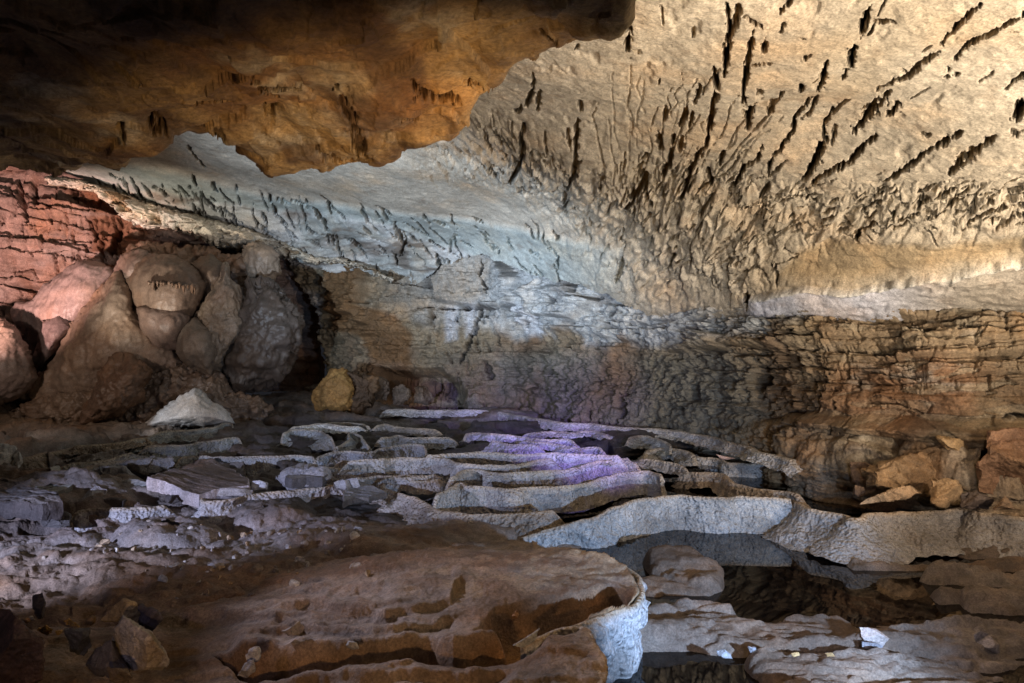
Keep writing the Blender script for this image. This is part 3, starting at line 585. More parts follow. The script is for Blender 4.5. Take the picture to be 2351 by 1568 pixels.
HOLL += [[(631.4 + x * .1953, 941.4 + y * .1953) for x, y in l] for l in ([(1060, 530), (1150, 540), (1170, 590), (1050, 590)], [(1350, 480), (1430, 480), (1440, 525), (1360, 520)], [(1640, 450), (1740, 440), (1760, 510), (1690, 525)], [(2050, 410), (2200, 400), (2230, 500), (2060, 500)], [(1630, 680), (1850, 710), (1700, 725)], [(600, 290), (880, 260), (860, 370), (700, 375)], [(2050, 160), (2351, 200), (2200, 290), (2000, 280)], [(1240, 190), (1640, 210), (1700, 250), (1300, 240)], [(150, 810), (600, 710), (630, 820), (250, 930)], [(830, 1060), (1290, 980), (1050, 1060), (850, 1090)])]
def build_floor():
    xs = np.concatenate([np.arange(-900, -40, 12), np.arange(-40, 2400, 2.6), np.arange(2400, 3300, 12)])
    ys = np.concatenate([np.arange(922, 1240, 1.3), np.arange(1240, 1600, 2.2), np.arange(1600, 3300, 22)])
    X, Y = np.meshgrid(xs, ys); D = floor_depth(Y); Pm = pt(X, Y, D)
    PX, PY = Pm[..., 0], Pm[..., 1]
    Q = np.stack([PX, PY, PX * 0], -1)
    a = fbm(Q, .9, 4, 101, st=(.7, 1.25, 1)); b = fbm(Q, 2.2, 4, 102, st=(.6, 1.5, 1))
    left = sstep(980, 760, X); near = sstep(1180, 1330, Y)
    h = .05 * fbm(Q, .5, 3, 103) + (terr(a * .9 + b * .12, 5, .1)) * .20 + fbm(Q, 7, 3, 104) * .012
    # far terraces
    h = h + left * (.08 + .10 * sstep(-.2, .5, b)) * (1 - near) * .8
    # right of the ledge: stones rising out of the pool
    h = h - .06 * sstep(1200, 1240, Y) * (X > 1180)
    def bump(cx, cy, rx, ry, hh, p=1.6):
        r = np.sqrt(((X - cx) / rx) ** 2 + ((Y - cy) / ry) ** 2) + .22 * b; return hh * np.clip(1 - r ** p, 0, 1) ** .6
    big = 0
    def K6(l): return [(1175.5 + x * .5022, 780.6 + y * .5022) for x, y in l]
    for poly, hh, w_ in [([(600, 1010), (700, 972), (790, 985), (870, 1030), (965, 1060), (970, 1130), (900, 1160), (780, 1130), (640, 1080)], .11, 9), ([(560, 1100), (640, 1075), (900, 1150), (960, 1170), (880, 1170), (700, 1170), (590, 1235)], .06, 6),
                         ([(560, 1260), (700, 1218), (900, 1203), (1025, 1250), (1000, 1272), (820, 1262), (700, 1290), (560, 1310)], .12, 6), ([(940, 1190), (1100, 1190), (1232, 1215), (1200, 1237), (1050, 1228)], .05, 5),
                         ([(380, 1300), (560, 1290), (900, 1285), (1200, 1295), (1300, 1255), (1490, 1250), (1580, 1290), (1690, 1285), (1900, 1290), (2450, 1280), (2450, 1500), (2300, 1515), (2200, 1535), (2000, 1485), (1800, 1445), (1550, 1445), (1300, 1430), (1000, 1440), (800, 1415), (560, 1422), (430, 1460), (330, 1480)], .11, 10),
                         ([(1870, 1100), (1950, 1045), (2100, 1020), (2450, 900), (2450, 1280), (2100, 1245), (2050, 1185), (1960, 1190), (1890, 1140)], .13, 16), ([(1400, 930), (1300, 880), (1560, 900), (1700, 920), (2000, 930), (2100, 940), (2450, 880), (2450, 1010), (2050, 1050), (1870, 1050), (1560, 1050), (1480, 990)], .09, 12),
                         ([(1010, 887), (1100, 872), (1250, 882), (1270, 900), (1100, 906)], .05, 4), ([(1200, 948), (1280, 935), (1312, 955), (1260, 968)], .05, 4),
                         ([(1065, 1485), (1150, 1462), (1300, 1472), (1600, 1480), (2000, 1500), (2450, 1540), (2450, 1900), (1400, 1800), (1200, 1600), (1100, 1530)], .14, 8),
                         ([(2120, 945), (2250, 880), (2341, 860), (2500, 860), (2500, 1010), (2300, 1000), (2150, 990)], .14, 10)]:
        big = np.maximum(big, soft(X, Y, K6(poly), w_ * 1.7 + 4) * hh * .62)
    t2 = terr(fbm(Q, 1.9, 4, 120, st=(.5, 1.9, 1)) * .8, 6, .12); t3 = fbm(Q, 4.5, 4, 121, st=(.5, 1.6, 1))
    rightfg = sstep(1300, 1400, X) * sstep(1195, 1225, Y)
    h = h * (1 - rightfg) + rightfg * (-.12 + 1.2 * big + .075 * sstep(0, .05, big) + sstep(0.0, .06, big) * (.17 * t2 + .022 * t3 + .010 * fbm(Q, 16, 3, 122)))
    # dirt slope at the left foreground
    dirt = sstep(1140, 1230, Y) * sstep(1250, 1000, X)
    h = h * (1 - dirt * .8) + dirt * (.10 + .06 * a + .05 * b + .015 * fbm(Q, 11, 3, 106) + .012 * sstep(.6, .9, voro(Q, 9, 4)[2]) * sstep(900, 600, X))
    for c in [(390, 1255, 130, 34, .22), (620, 1205, 110, 36, .2), (120, 1195, 190, 34, .22), (200, 1165, 150, 12, .05), (900, 1290, 180, 60, .12)]:
        h = h + bump(*c) * .8
    # keep the pools open in the middle
    mid = sstep(880, 1000, X) * sstep(2000, 1850, X) * sstep(1040, 1060, Y) * sstep(1225, 1200, Y)
    h = h * (1 - mid * .9) - mid * .07
    mid2 = sstep(1560, 1640, X) * sstep(2050, 1950, X) * sstep(1010, 1040, Y) * sstep(1225, 1200, Y); h = h - mid2 * .06
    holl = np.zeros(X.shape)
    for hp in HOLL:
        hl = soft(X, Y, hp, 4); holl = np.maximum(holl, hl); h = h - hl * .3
    h = h + .03 * left * fbm(Q, 5, 4, 130) + .015 * sstep(.5, .8, voro(Q, 6, 14)[2]) * left * (1 - near)
    Pn = Pm.copy(); Pn[..., 2] += h
    col = mix(np.broadcast_to(C(.33, .30, .28), X.shape + (3,)), C(.22, .16, .12), sstep(-.2, .7, b))
    col = mix(col, C(.26, .16, .09), dirt * sstep(1270, 1400, Y + .1 * (X - 600) * .3) * .8); col = mix(col, C(.30, .25, .24), dirt * sstep(1320, 1240, Y) * .7)
    col = mix(col, C(.27, .215, .175), rightfg * .85); col = mix(col, C(.13, .09, .065), rightfg * sstep(0, .6, fbm(Q, 1.6, 4, 140, st=(.6, 1.6, 1))) * .7); col = mix(col, C(.12, .085, .06), sstep(.3, .9, fbm(Q, 3, 4, 108)) * .6)
    col = mix(col, C(.30, .20, .12), sstep(1010, 985, Y) * sstep(420, 250, X) * .8)
    terrz = sstep(420, 700, X) * sstep(1235, 1205, Y) * sstep(960, 985, Y); col = mix(col, C(.065, .058, .055), terrz * .9); col = mix(col, C(.03, .025, .02), holl * .85)  # terrace floor and hollows coloured darker, putting shade between the dams
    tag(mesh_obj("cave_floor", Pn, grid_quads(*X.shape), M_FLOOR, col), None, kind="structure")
build_floor()

# ------------------------------------------------------------------ rimstone dams
def cat(pts, n):
    p = np.array(pts, float); p = np.concatenate([[2 * p[0] - p[1]], p, [2 * p[-1] - p[-2]]]); out = []
    L = np.linalg.norm(np.diff(p[1:-1], axis=0), axis=1); tot = L.sum()
    for i in range(len(p) - 3):
        k = max(2, int(round(n * L[i] / tot))); t = np.linspace(0, 1, k, endpoint=False)[:, None]
        a, b, c, d = p[i:i + 4]
        out.append(.5 * ((2 * b) + (-a + c) * t + (2 * a - 5 * b + 4 * c - d) * t ** 2 + (-a + 3 * b - 3 * c + d) * t ** 3))
    out.append(p[-2][None]); return np.concatenate(out)

def dam(pts, zc, face, label, flare=.10, lip=.022, tone=C(.46, .44, .42), liptone=C(.58, .48, .36), back=.06, ends=True, wav=.012, group="rimstone dams of the terraced pools", rough=.032, seed=0, cat_="rimstone dam", name="rimstone_dam", mat=None, foot=None):
    p = np.array(pts, float)
    n = int(min(1400, max(60, np.linalg.norm(np.diff(p, axis=0), axis=1).sum() / 1.8)))
    q = cat(p, n)
    if np.isscalar(zc): zc = [zc] * len(p)
    s_c = np.concatenate([[0], np.cumsum(np.linalg.norm(np.diff(p, axis=0), axis=1))]); s_c /= s_c[-1]
    s = np.concatenate([[0], np.cumsum(np.linalg.norm(np.diff(q, axis=0), axis=1))]); s /= s[-1]
    z = np.interp(s, s_c, zc); d = rows_to_depth(q[:, 1], z); W = pt(q[:, 0], q[:, 1], d)
    arc = np.concatenate([[0], np.cumsum(np.linalg.norm(np.diff(W, axis=0), axis=1))])
    T = np.gradient(W[:, :2], axis=0)
    kk = np.ones(9) / 9
    for c_ in (0, 1): T[:, c_] = np.convolve(np.pad(T[:, c_], 4, 'edge'), kk, 'valid')
    T /= np.linalg.norm(T, axis=1, keepdims=True) + 1e-9
    N = np.stack([T[:, 1], -T[:, 0]], -1)                      # outward for a path drawn left to right
    W[:, 2] += wav * vnoise(arc * 2.2, arc * 0 + seed, arc * 0, 7) + wav * .5 * vnoise(arc * 9, arc * 0 + seed, arc * 0, 8)
    W[:, :2] += N * (.03 * vnoise(arc * 2.5, arc * 0 + seed, arc * 0, 9) + .012 * vnoise(arc * 9, arc * 0 + seed, arc * 0, 10))[:, None]
    te = np.ones(len(s))
    if ends: te = np.clip(np.minimum(arc, arc[-1] - arc) / .14, 0, 1) ** .6
    m = 34; prof = []
    for i in range(8):
        t = i / 7; prof.append((-back * (1 - t) ** 1.6 - lip, -face * 1.1 * (1 - t) ** .8))
    prof.append((-lip * .7, .004)); prof.append((-lip * .3, .006)); prof.append((0, 0.0))
    for i in range(1, m - 10):
        t = i / (m - 11); prof.append((.012 * min(1, t * 8) + flare * t ** 1.8, -face * 1.25 * t))
    prof = np.array(prof)
    G = np.zeros((len(prof), len(s), 3))
    G[..., :2] = W[None, :, :2] + N[None] * prof[:, 0][:, None, None]
    G[..., 2] = (W[:, 2] - (1 - te) * face * 1.05)[None] + prof[:, 1][:, None] * (te[None] * .9 + .1)
    nn = grid_normals(G); nn *= np.sign((nn[..., 1:2] * -1 + nn[..., 2:3] * .5) + 1e-6)
    f1, _, cid = voro(G, 15, seed + 3)
    damp = sstep(0, .06, np.abs(prof[:, 1]))[:, None] * np.ones((1, len(s)))
    G += nn * ((rough * (.55 - f1) * 1.3 + fbm(G, 4, 3, 5 + seed) * rough * 1.1) * damp)[..., None]
    G += nn * ((rough * .6 * vnoise(arc * 6, arc * 0, arc * 0 + seed, 33))[None] * damp)[..., None]
    if foot is not None: G[..., 2] = np.maximum(G[..., 2], foot)
    col = np.broadcast_to(tone, G.shape).copy(); lipm = (1 - sstep(.0, .035, np.abs(prof[:, 1])))[:, None] * np.ones((1, len(s)))
    col = mix(col, liptone, lipm * .7); col = mix(col, C(.16, .13, .10), sstep(.1, .8, fbm(G, 2.5, 4, 60 + seed)) * .45)
    o = mesh_obj(name, G, grid_quads(G.shape[0], G.shape[1]), mat or M_DAM, col)
    tag(o, label, cat_, group)
    return o, W

PALE = C(.52, .50, .48)
_, wD1 = dam([(872, 941), (951, 941), (1037, 942), (1132, 944), (1190, 954), (1286, 970), (1355, 975), (1447, 983), (1549, 990), (1650, 1010), (1718, 1030), (1753, 1042), (1835, 1061)], .46, .10, "long thin pale shelf tracing the foot of the back wall", .10, .10, PALE, C(.6, .52, .42))
dam([(735, 972), (775, 969), (820, 972), (850, 980)], .42, .12, "short pale shelf below the ochre stump", .05, .06, C(.62, .6, .57), seed=2)
dam([(960, 1046), (985, 1045), (1040, 1040), (1112, 1038), (1190, 1043), (1252, 1041), (1293, 1043), (1361, 1044), (1443, 1048)], .42, .18, "long nearly straight dam, violet at its left half", .06, .03, PALE, seed=5)
_, wD5 = dam([(773, 1058), (866, 1057), (910, 1052), (985, 1051), (1025, 1057), (1054, 1065), (1122, 1070), (1190, 1070), (1242, 1057), (1290, 1052)], .39, .18, "sagging dam with a bright violet left end", .06, .03, PALE, seed=6)
_, wD6 = dam([(1025, 1100), (1048, 1092), (1081, 1079), (1122, 1083), (1150, 1088), (1190, 1086), (1259, 1082), (1327, 1072), (1378, 1060), (1430, 1057), (1474, 1065)], .36, .19, "grey dam third from the big blue one", .06, .03, PALE, seed=7)
dam([(780, 1105), (825, 1100), (866, 1094), (951, 1093), (1000, 1090)], .27, .10, "low grey dam left of the sagging pools", .08, .03, seed=8)
dam([(925, 1100), (945, 1105), (968, 1106), (1000, 1103), (1030, 1096)], .27, .10, "short curved dam inside the left pools", .06, .025, seed=9)
_, wD8 = dam([(1000, 1142), (1020, 1128), (1054, 1110), (1074, 1117), (1122, 1117), (1173, 1122), (1225, 1117), (1327, 1113), (1370, 1102), (1413, 1089), (1464, 1082), (1508, 1086), (1524, 1098)], .325, .20, "tall grey dam above the long black pool", .06, .03, PALE, seed=10)
_, wD9 = dam([(878, 1100), (886, 1123), (934, 1141), (972, 1158), (999, 1171), (1030, 1176), (1088, 1182), (1156, 1178), (1225, 1178), (1300, 1172)], .22, .16, "dam with a tan lip in front of the long black pool", .25, .04, C(.40, .35, .31), C(.6, .48, .36), seed=11)
_, wD11 = dam([(1196, 1236), (1260, 1218), (1320, 1200), (1375, 1180), (1400, 1166), (1440, 1155), (1500, 1143), (1560, 1136), (1620, 1140), (1700, 1143), (1770, 1143), (1815, 1144)], [.08, .14, .2, .26, .3, .31, .31, .31, .31, .31, .31, .31], .30, "big blue-lit dam above the foreground pool", .06, .03, C(.56, .57, .58), C(.55, .40, .25), seed=12, ends=False)
_, wD12 = dam([(1815, 1150), (1850, 1166), (1880, 1172), (1930, 1180), (1950, 1192), (1985, 1192), (2000, 1182), (2050, 1178), (2120, 1176), (2200, 1168), (2260, 1180), (2351, 1186), (2500, 1190), (2900, 1200)], .28, .24, "grey dam with a notched tan lip at the right edge", .35, .04, C(.46, .43, .41), C(.6, .45, .3), seed=13, ends=False)
_, wD13 = dam([(1578, 1045), (1600, 1047), (1650, 1054), (1674, 1063), (1735, 1065), (1793, 1065), (1828, 1062), (1872, 1067), (1954, 1068)], .28, .19, "smooth pale dam near the right wall, ending at the boulders", .05, .03, C(.50, .48, .46), C(.62, .5, .36), seed=14)
_, wD14 = dam([(1547, 1082), (1599, 1087), (1650, 1090), (1674, 1107), (1712, 1116), (1766, 1126), (1800, 1130), (1848, 1143)], .24, .13, "broken tan dam behind the big blue-lit one", .12, .05, C(.38, .31, .25), C(.55, .42, .3), seed=15)
dam([(448, 1138), (465, 1151), (513, 1152), (581, 1138), (684, 1128), (752, 1120), (800, 1108)], .24, .22, "lavender grey dam under the tilted slab", .22, .04, C(.46, .45, .46), seed=18)
dam([(140, 1178), (212, 1170), (260, 1170), (342, 1164), (410, 1154)], .22, .15, "low lavender dam in front of the pointed rock", .12, .04, C(.42, .41, .42), seed=19)
dam([(20, 1062), (120, 1040), (200, 1026), (280, 1022)], .34, .12, "brown bank sloping up at the far left of the terraces", .2, .1, C(.34, .27, .2), seed=20)
dam([(160, 1090), (230, 1068), (300, 1058), (400, 1050)], .32, .12, "rubbly grey bank behind the pale block", .2, .1, C(.36, .36, .36), seed=21, rough=.05)
dam([(680, 1080), (740, 1074), (800, 1080), (870, 1078)], .28, .12, "pale bump of a dam left of the violet pools", .2, .06, C(.46, .44, .46), seed=25, rough=.03)
dam([(1480, 1040), (1520, 1030), (1570, 1036), (1600, 1050)], .32, .1, "small grey dam at the foot of the right wall", .15, .05, C(.4, .38, .36), seed=26)

def KA(l): return [(172.2 + x * .1953, 941.4 + y * .1953) for x, y in l]
def KB(l): return [(631.4 + x * .1953, 941.4 + y * .1953) for x, y in l]
def KC(l): return [(1090.6 + x * .1953, 941.4 + y * .1953) for x, y in l]
GRN = C(.42, .44, .43)
for i, (p_, z_, f_, fl_, t_, lab) in enumerate([
    (KA([(640, 370), (900, 300), (1100, 240), (1350, 230), (1600, 200), (1780, 160), (1850, 180)]), .42, .13, .08, GRN, "upper bank curving right in front of the pale cone"),
    (KA([(700, 440), (1000, 418), (1280, 405), (1450, 370), (1640, 350), (1850, 320), (1960, 330)]), .39, .17, .06, GRN, "greenish grey dam with scalloped face, left of the middle"),
    (KA([(1150, 575), (1390, 535), (1700, 545), (2000, 545), (2300, 540), (2600, 530), (2900, 545)]), .34, .22, .10, C(.44, .46, .46), "tall scalloped grey dam behind the tilted slab"),
    (KA([(-100, 420), (150, 412), (400, 392), (600, 372), (800, 335), (900, 340)]), .41, .08, .15, C(.36, .29, .22), "brown low bank below the dark rounded boulder"),
    (KA([(-200, 640), (0, 615), (300, 585), (600, 525), (760, 500)]), .36, .08, .25, C(.40, .39, .37), "grey rubbly bank left of the greenish dam"),
    (KA([(0, 440), (120, 425), (340, 440), (500, 425)]), .39, .14, .08, C(.34, .28, .22), "short brown dam above a black gap at the left"),
    (KB([(60, 280), (200, 240), (400, 238), (530, 250), (600, 300), (680, 330)]), .40, .16, .22, C(.46, .48, .48), "pale hump like dam below the ochre stump"),
    (KB([(140, 210), (350, 180), (560, 165), (800, 190), (1080, 200)]), .43, .09, .10, C(.70, .70, .66), "bright whitish dam just below the ochre stump"),
    (KB([(640, 440), (800, 400), (870, 330), (890, 265), (960, 290), (1040, 345), (1110, 410)]), .38, .13, .12, C(.5, .52, .52), "peaked little pale dam right of the whitish one"),
    (KB([(1200, 350), (1450, 298), (1600, 330), (1900, 325), (2150, 330)]), .40, .10, .2, C(.34, .35, .36), "dull dark dam in the far middle of the terraces"),
    (KB([(1150, 190), (1300, 165), (1400, 190), (1700, 215), (1950, 240)]), .44, .07, .15, C(.32, .30, .28), "dusky shelf near the foot of the back wall"),
    (KB([(400, 565), (650, 520), (850, 490), (1050, 495), (1300, 445), (1500, 405), (1680, 400), (1760, 430)]), .37, .14, .10, C(.40, .41, .43), "bumpy grey dam pierced by small dark hollows"),
    (KB([(660, 610), (760, 597), (950, 600), (1150, 598), (1300, 570), (1390, 565)]), .34, .14, .16, C(.50, .50, .52), "white lipped dam leading to the violet light"),
    (KB([(1380, 565), (1600, 560), (1800, 575), (1990, 590), (2100, 620)]), .345, .14, .10, C(.54, .53, .55), "violet lit dam joining the sagging one"),
    (KB([(1180, 785), (1400, 790), (1600, 785), (1800, 760), (2000, 732)]), .30, .10, .08, C(.50, .48, .48), "thin pale lip of a dam above the curved left pools"),
    (KC([(-150, 290), (0, 258), (300, 290), (560, 312), (800, 350), (1050, 352), (1200, 375)]), .42, .09, .06, C(.56, .55, .58), "far violet dam running down to the right"),
    (KC([(120, 345), (300, 365), (420, 395), (620, 412), (760, 425), (860, 420)]), .40, .16, .22, C(.58, .56, .60), "brightest violet dam on the terraces"),
    (KC([(500, 350), (700, 378), (1000, 412), (1250, 455)]), .41, .06, .05, C(.54, .53, .56), "narrow violet dam between two thin dark gaps"),
    (KC([(900, 430), (1000, 440), (1150, 455), (1400, 448), (1560, 475)]), .39, .10, .12, C(.42, .43, .43), "greyish dam right of the violet patch"),
    (KC([(580, 262), (700, 270), (900, 250), (1150, 262), (1400, 240), (1600, 300)]), .44, .06, .12, C(.50, .48, .52), "rippled violet dam close to the back wall"),
    (KC([(1780, 340), (1850, 318), (2000, 305), (2200, 360), (2300, 420)]), .40, .10, .18, C(.38, .39, .38), "grey lumpy dam near the foot of the right wall"),
    (KC([(1300, 560), (1480, 592), (1600, 600), (1800, 575), (1840, 550)]), .36, .05, .04, C(.48, .46, .42), "tiny scalloped lip at the right end of the straight dam"),
    (KC([(1850, 570), (2000, 590), (2200, 620), (2351, 640), (2480, 680)]), .34, .07, .10, C(.34, .31, .29), "dark brown lip by the dark pool under the right wall")]):
    dam(p_, z_, f_, lab, fl_, .02, t_, seed=200 + i)

# ------------------------------------------------------------------ water, one sheet a pool
def sheet_water(name, poly, z, label):
    me = bpy.data.meshes.new(name); v = [tuple(pt(x, y, rows_to_depth(y, z))) for x, y in poly]
    v = [(a, b, z) for a, b, c in v]
    me.from_pydata(v, [], [list(range(len(v)))[::-1]]); me.materials.append(M_WATER)
    o = bpy.data.objects.new(name, me); COL.objects.link(o); tag(o, label, kind="structure")
sheet_water("pool_water", [(1150, 1900), (1150, 1300), (1180, 1235), (1300, 1212), (1420, 1205), (1840, 1205), (1900, 1222), (2700, 1225), (3100, 1900)], -.015, None)
sheet_water("pool_water", [(890, 1178), (940, 1160), (1000, 1140), (1250, 1134), (1400, 1120), (1560, 1110), (1700, 1120), (2300, 1128), (2300, 1182), (1830, 1178), (1400, 1178), (1200, 1200)], .06, None)
sheet_water("pool_water", [(1000, 1120), (1050, 1098), (1250, 1100), (1400, 1085), (1560, 1060), (2000, 1082), (2150, 1105), (2100, 1126), (1700, 1118), (1520, 1105), (1250, 1132)], .12, None)
sheet_water("pool_water", [(960, 1078), (1250, 1078), (1330, 1062), (1500, 1040), (1560, 1022), (1860, 1062), (1700, 1078), (1540, 1075), (1420, 1086), (1250, 1096), (1050, 1096), (960, 1096)], .18, None)
sheet_water("pool_water", [(960, 1062), (1250, 1060), (1480, 1056), (1460, 1066), (1290, 1076), (960, 1076)], .2, None)
for hp in HOLL:
    c_ = np.mean(hp, axis=0); zz = float(np.interp(floor_depth(c_[1] + 6), FY, FZ)) - .05
    if False: sheet_water("pool_water", [(c_[0] + (x - c_[0]) * 1.08, c_[1] + (y - c_[1]) * 1.1) for x, y in hp], zz, None)
sheet_water("pool_water", [(1480, 1025), (1560, 1000), (1650, 1016), (1760, 1046), (1830, 1066), (1600, 1050)], .26, None)

# ------------------------------------------------------------------ foreground ledge
def build_ledge():
    xs = np.concatenate([np.arange(-300, 500, 8), np.arange(500, 1500, 2.0)]); ys = np.concatenate([np.arange(1225, 1600, 1.8), np.arange(1600, 2300, 16)])
    X, Y = np.meshgrid(xs, ys); z0 = .38 - .16 * sstep(950, 350, X)
    z0 = z0 - .06 * sstep(1290, 1235, Y) + 0 * X
    D = rows_to_depth(Y, z0); Pm = pt(X, Y, D); Q = Pm.copy(); Q[..., 2] = 0
    a = fbm(Q, 1.3, 4, 201, st=(.55, 1.5, 1)); b = fbm(Q, 3.5, 4, 202, st=(.6, 1.5, 1))
    st = terr(a * .75 + b * .08, 5, .13)
    calm = soft(X, Y, [(930, 1290), (1200, 1240), (1440, 1310), (1465, 1350), (1380, 1385), (1250, 1370), (1100, 1400), (900, 1340)], 30)
    h = (st * .10) * (1 - .7 * calm) + .012 * b + .009 * fbm(Q, 12, 4, 203) + fbm(Q, 40, 2, 204) * .003
    rec = soft(X, Y, [(1095, 1440), (1140, 1395), (1230, 1375), (1330, 1365), (1400, 1345), (1450, 1362), (1440, 1385), (1390, 1400), (1330, 1420), (1260, 1450), (1180, 1470)], 9)
    h = h - rec * .24
    ch = soft(X, Y, [(500, 1500), (700, 1480), (940, 1455), (985, 1455), (1040, 1475), (1160, 1468), (1250, 1450), (1335, 1425), (1340, 1440), (1200, 1490), (1100, 1500), (900, 1495), (600, 1520)], 8); h = h - ch * .17
    def K(l): return np.array([(x * .5022, 780.6 + y * .5022) for x, y in l])
    for l, dz, fade in [([(1250, 1240), (1380, 1205), (1480, 1178), (1560, 1212), (1700, 1215), (1760, 1238), (1830, 1215), (1950, 1190), (2060, 1175), (2080, 1120), (2110, 1095), (2180, 1092)], .05, 60), ([(1200, 1330), (1390, 1290), (1450, 1300), (1560, 1290), (1700, 1318), (1800, 1310), (2000, 1262), (2120, 1230)], .05, 60),
                        ([(700, 1300), (850, 1270), (1000, 1260), (1200, 1262), (1350, 1262)], .05, 60), ([(1050, 1420), (1300, 1405), (1600, 1405), (1700, 1398), (1830, 1360), (1900, 1335), (2000, 1368), (2100, 1388), (2341, 1400), (2500, 1380)], .11, 90),
                        ([(1300, 1510), (1500, 1480), (1700, 1500), (1900, 1480), (2100, 1500), (2341, 1470)], .05, 60), ([(1200, 1150), (1350, 1120), (1500, 1130), (1640, 1110), (1800, 1120)], .03, 50)]:
        l = K(l); yy = np.interp(X, l[:, 0], l[:, 1]) + 2.5 * vnoise(X * .04, X * 0, X * 0 + dz * 100); e_ = sstep(l[0, 0] - 10, l[0, 0] + 40, X) * sstep(l[-1, 0] + 10, l[-1, 0] - 40, X)
        h = h + e_ * dz * (sstep(-fade, 0, Y - yy) * .5 - sstep(-1, 7, Y - yy) + .5 * sstep(10, fade * 1.2, Y - yy))
    h = h + .04 * soft(X, Y, [(1180, 1500), (1340, 1440), (1370, 1480), (1395, 1560), (1395, 1700), (1100, 1700)], 30)
    poly = [(-300, 1700), (-300, 1480), (300, 1430), (560, 1345), (700, 1290), (850, 1262), (980, 1262), (1100, 1245), (1200, 1238), (1250, 1256), (1290, 1268), (1345, 1278), (1395, 1290), (1440, 1308), (1462, 1336), (1470, 1362), (1462, 1380), (1430, 1398), (1380, 1414), (1345, 1428), (1336, 1440),
            (1356, 1455), (1366, 1475), (1372, 1500), (1388, 1520), (1396, 1545), (1390, 1580), (1380, 1700), (1380, 2300), (-300, 2300)]
    pp = np.array(poly, float); out = []
    for i in range(len(pp)):
        A, B = pp[i], pp[(i + 1) % len(pp)]; k = max(1, int(np.linalg.norm(B - A) / 6))
        for j in range(k): out.append(A + (B - A) * j / k)
    out = np.array(out); j = np.arange(len(out)) * 1.0; out[:, 0] += 3 * vnoise(j * .4, j * 0, j * 0); out[:, 1] += 2.5 * vnoise(j * .4, j * 0, j * 0 + 5)
    ins = inpoly(X, Y, out); de = polydist(X, Y, pp, True)
    lip = sstep(26, 0, de) * (X > 1220); h = h + lip * .018 * (1 - rec)
    Pn = Pm.copy(); Pn[..., 2] += h
    col = mix(np.broadcast_to(C(.36, .29, .24), X.shape + (3,)), C(.24, .165, .115), sstep(-.3, .6, b))
    col = mix(col, C(.50, .39, .27), calm * .5 * sstep(-.1, .5, fbm(Q, 9, 3, 205))); col = mix(col, C(.56, .42, .27), lip * .7)
    col = mix(col, C(.42, .22, .07), np.maximum(rec, ch) * .75)  # recess and channel tinted orange, lamp glow put into the colour
    col = mix(col, C(.12, .09, .07), sstep(.35, .8, fbm(Q, 2.4, 5, 206)) * .5)
    q = grid_quads(*X.shape, ins); V = Pn.reshape(-1, 3); CC = col.reshape(-1, 3)
    E = np.concatenate([q[:, [0, 1]], q[:, [1, 2]], q[:, [2, 3]], q[:, [3, 0]]]); Es = np.sort(E, 1)
    key = Es[:, 0].astype(np.int64) * (X.size + 1) + Es[:, 1]; u, idx, cnt = np.unique(key, return_index=True, return_counts=True)
    B = E[idx[cnt == 1]]; vs = np.unique(B); inv = np.full(len(V), -1); inv[vs] = np.arange(len(vs)); Bi = inv[B]; nR = 22
    cen = np.array([-.2, 3.2]); rings = []
    sdir = V[vs][:, :2] - np.array([-.3, 3.6]); sdir /= np.linalg.norm(sdir, axis=1, keepdims=True)
    rightm = sstep(.0, .4, V[vs][:, 0])[:, None]
    for k in range(1, nR + 1):
        t = k / nR; r_ = V[vs].copy(); r_[:, 2] -= t * .55; r_[:, :2] -= sdir * (.04 * min(1, t * 5) + .16 * t); rings.append(r_)
    base = len(V); n_ = len(vs); ids = [vs] + [base + k * n_ + np.arange(n_) for k in range(nR)]
    qq = [np.stack([ids[k][Bi[:, 1]], ids[k][Bi[:, 0]], ids[k + 1][Bi[:, 0]], ids[k + 1][Bi[:, 1]]], -1) for k in range(nR)]
    cr = [mix(CC[vs], C(.58, .58, .60), np.full(n_, min(1, max(0, (k - 1) / 3)))) for k in range(1, nR + 1)]
    o = mesh_obj("rock_ledge", np.concatenate([V] + rings), np.concatenate([q] + qq), M_LEDGE, np.concatenate([CC] + cr))
    tag(o, "broad brown stepped ledge in the foreground with a rounded tip over the pool", "rock ledge"); return o
LEDGE = build_ledge()
for p_, z_, sd, fl_ in (([(1200, 1478), (1300, 1445), (1345, 1431), (1384, 1417), (1432, 1401), (1462, 1384), (1474, 1362), (1464, 1336), (1440, 1307), (1395, 1289), (1340, 1276)], .375, 31, -.13), ([(1385, 2000), (1390, 1700), (1393, 1600), (1398, 1545), (1390, 1520), (1374, 1500), (1368, 1475), (1356, 1454), (1336, 1439), (1290, 1440)], .385, 32, -.10)):
    f_, _w = dam(p_, z_, .36, None, fl_, .03, C(.60, .60, .62), C(.50, .36, .2), seed=sd, ends=False, back=.02, name="ledge_face", wav=.004)
    for k_ in ("label", "category", "group"):
        if k_ in f_: del f_[k_]
    f_.parent = LEDGE

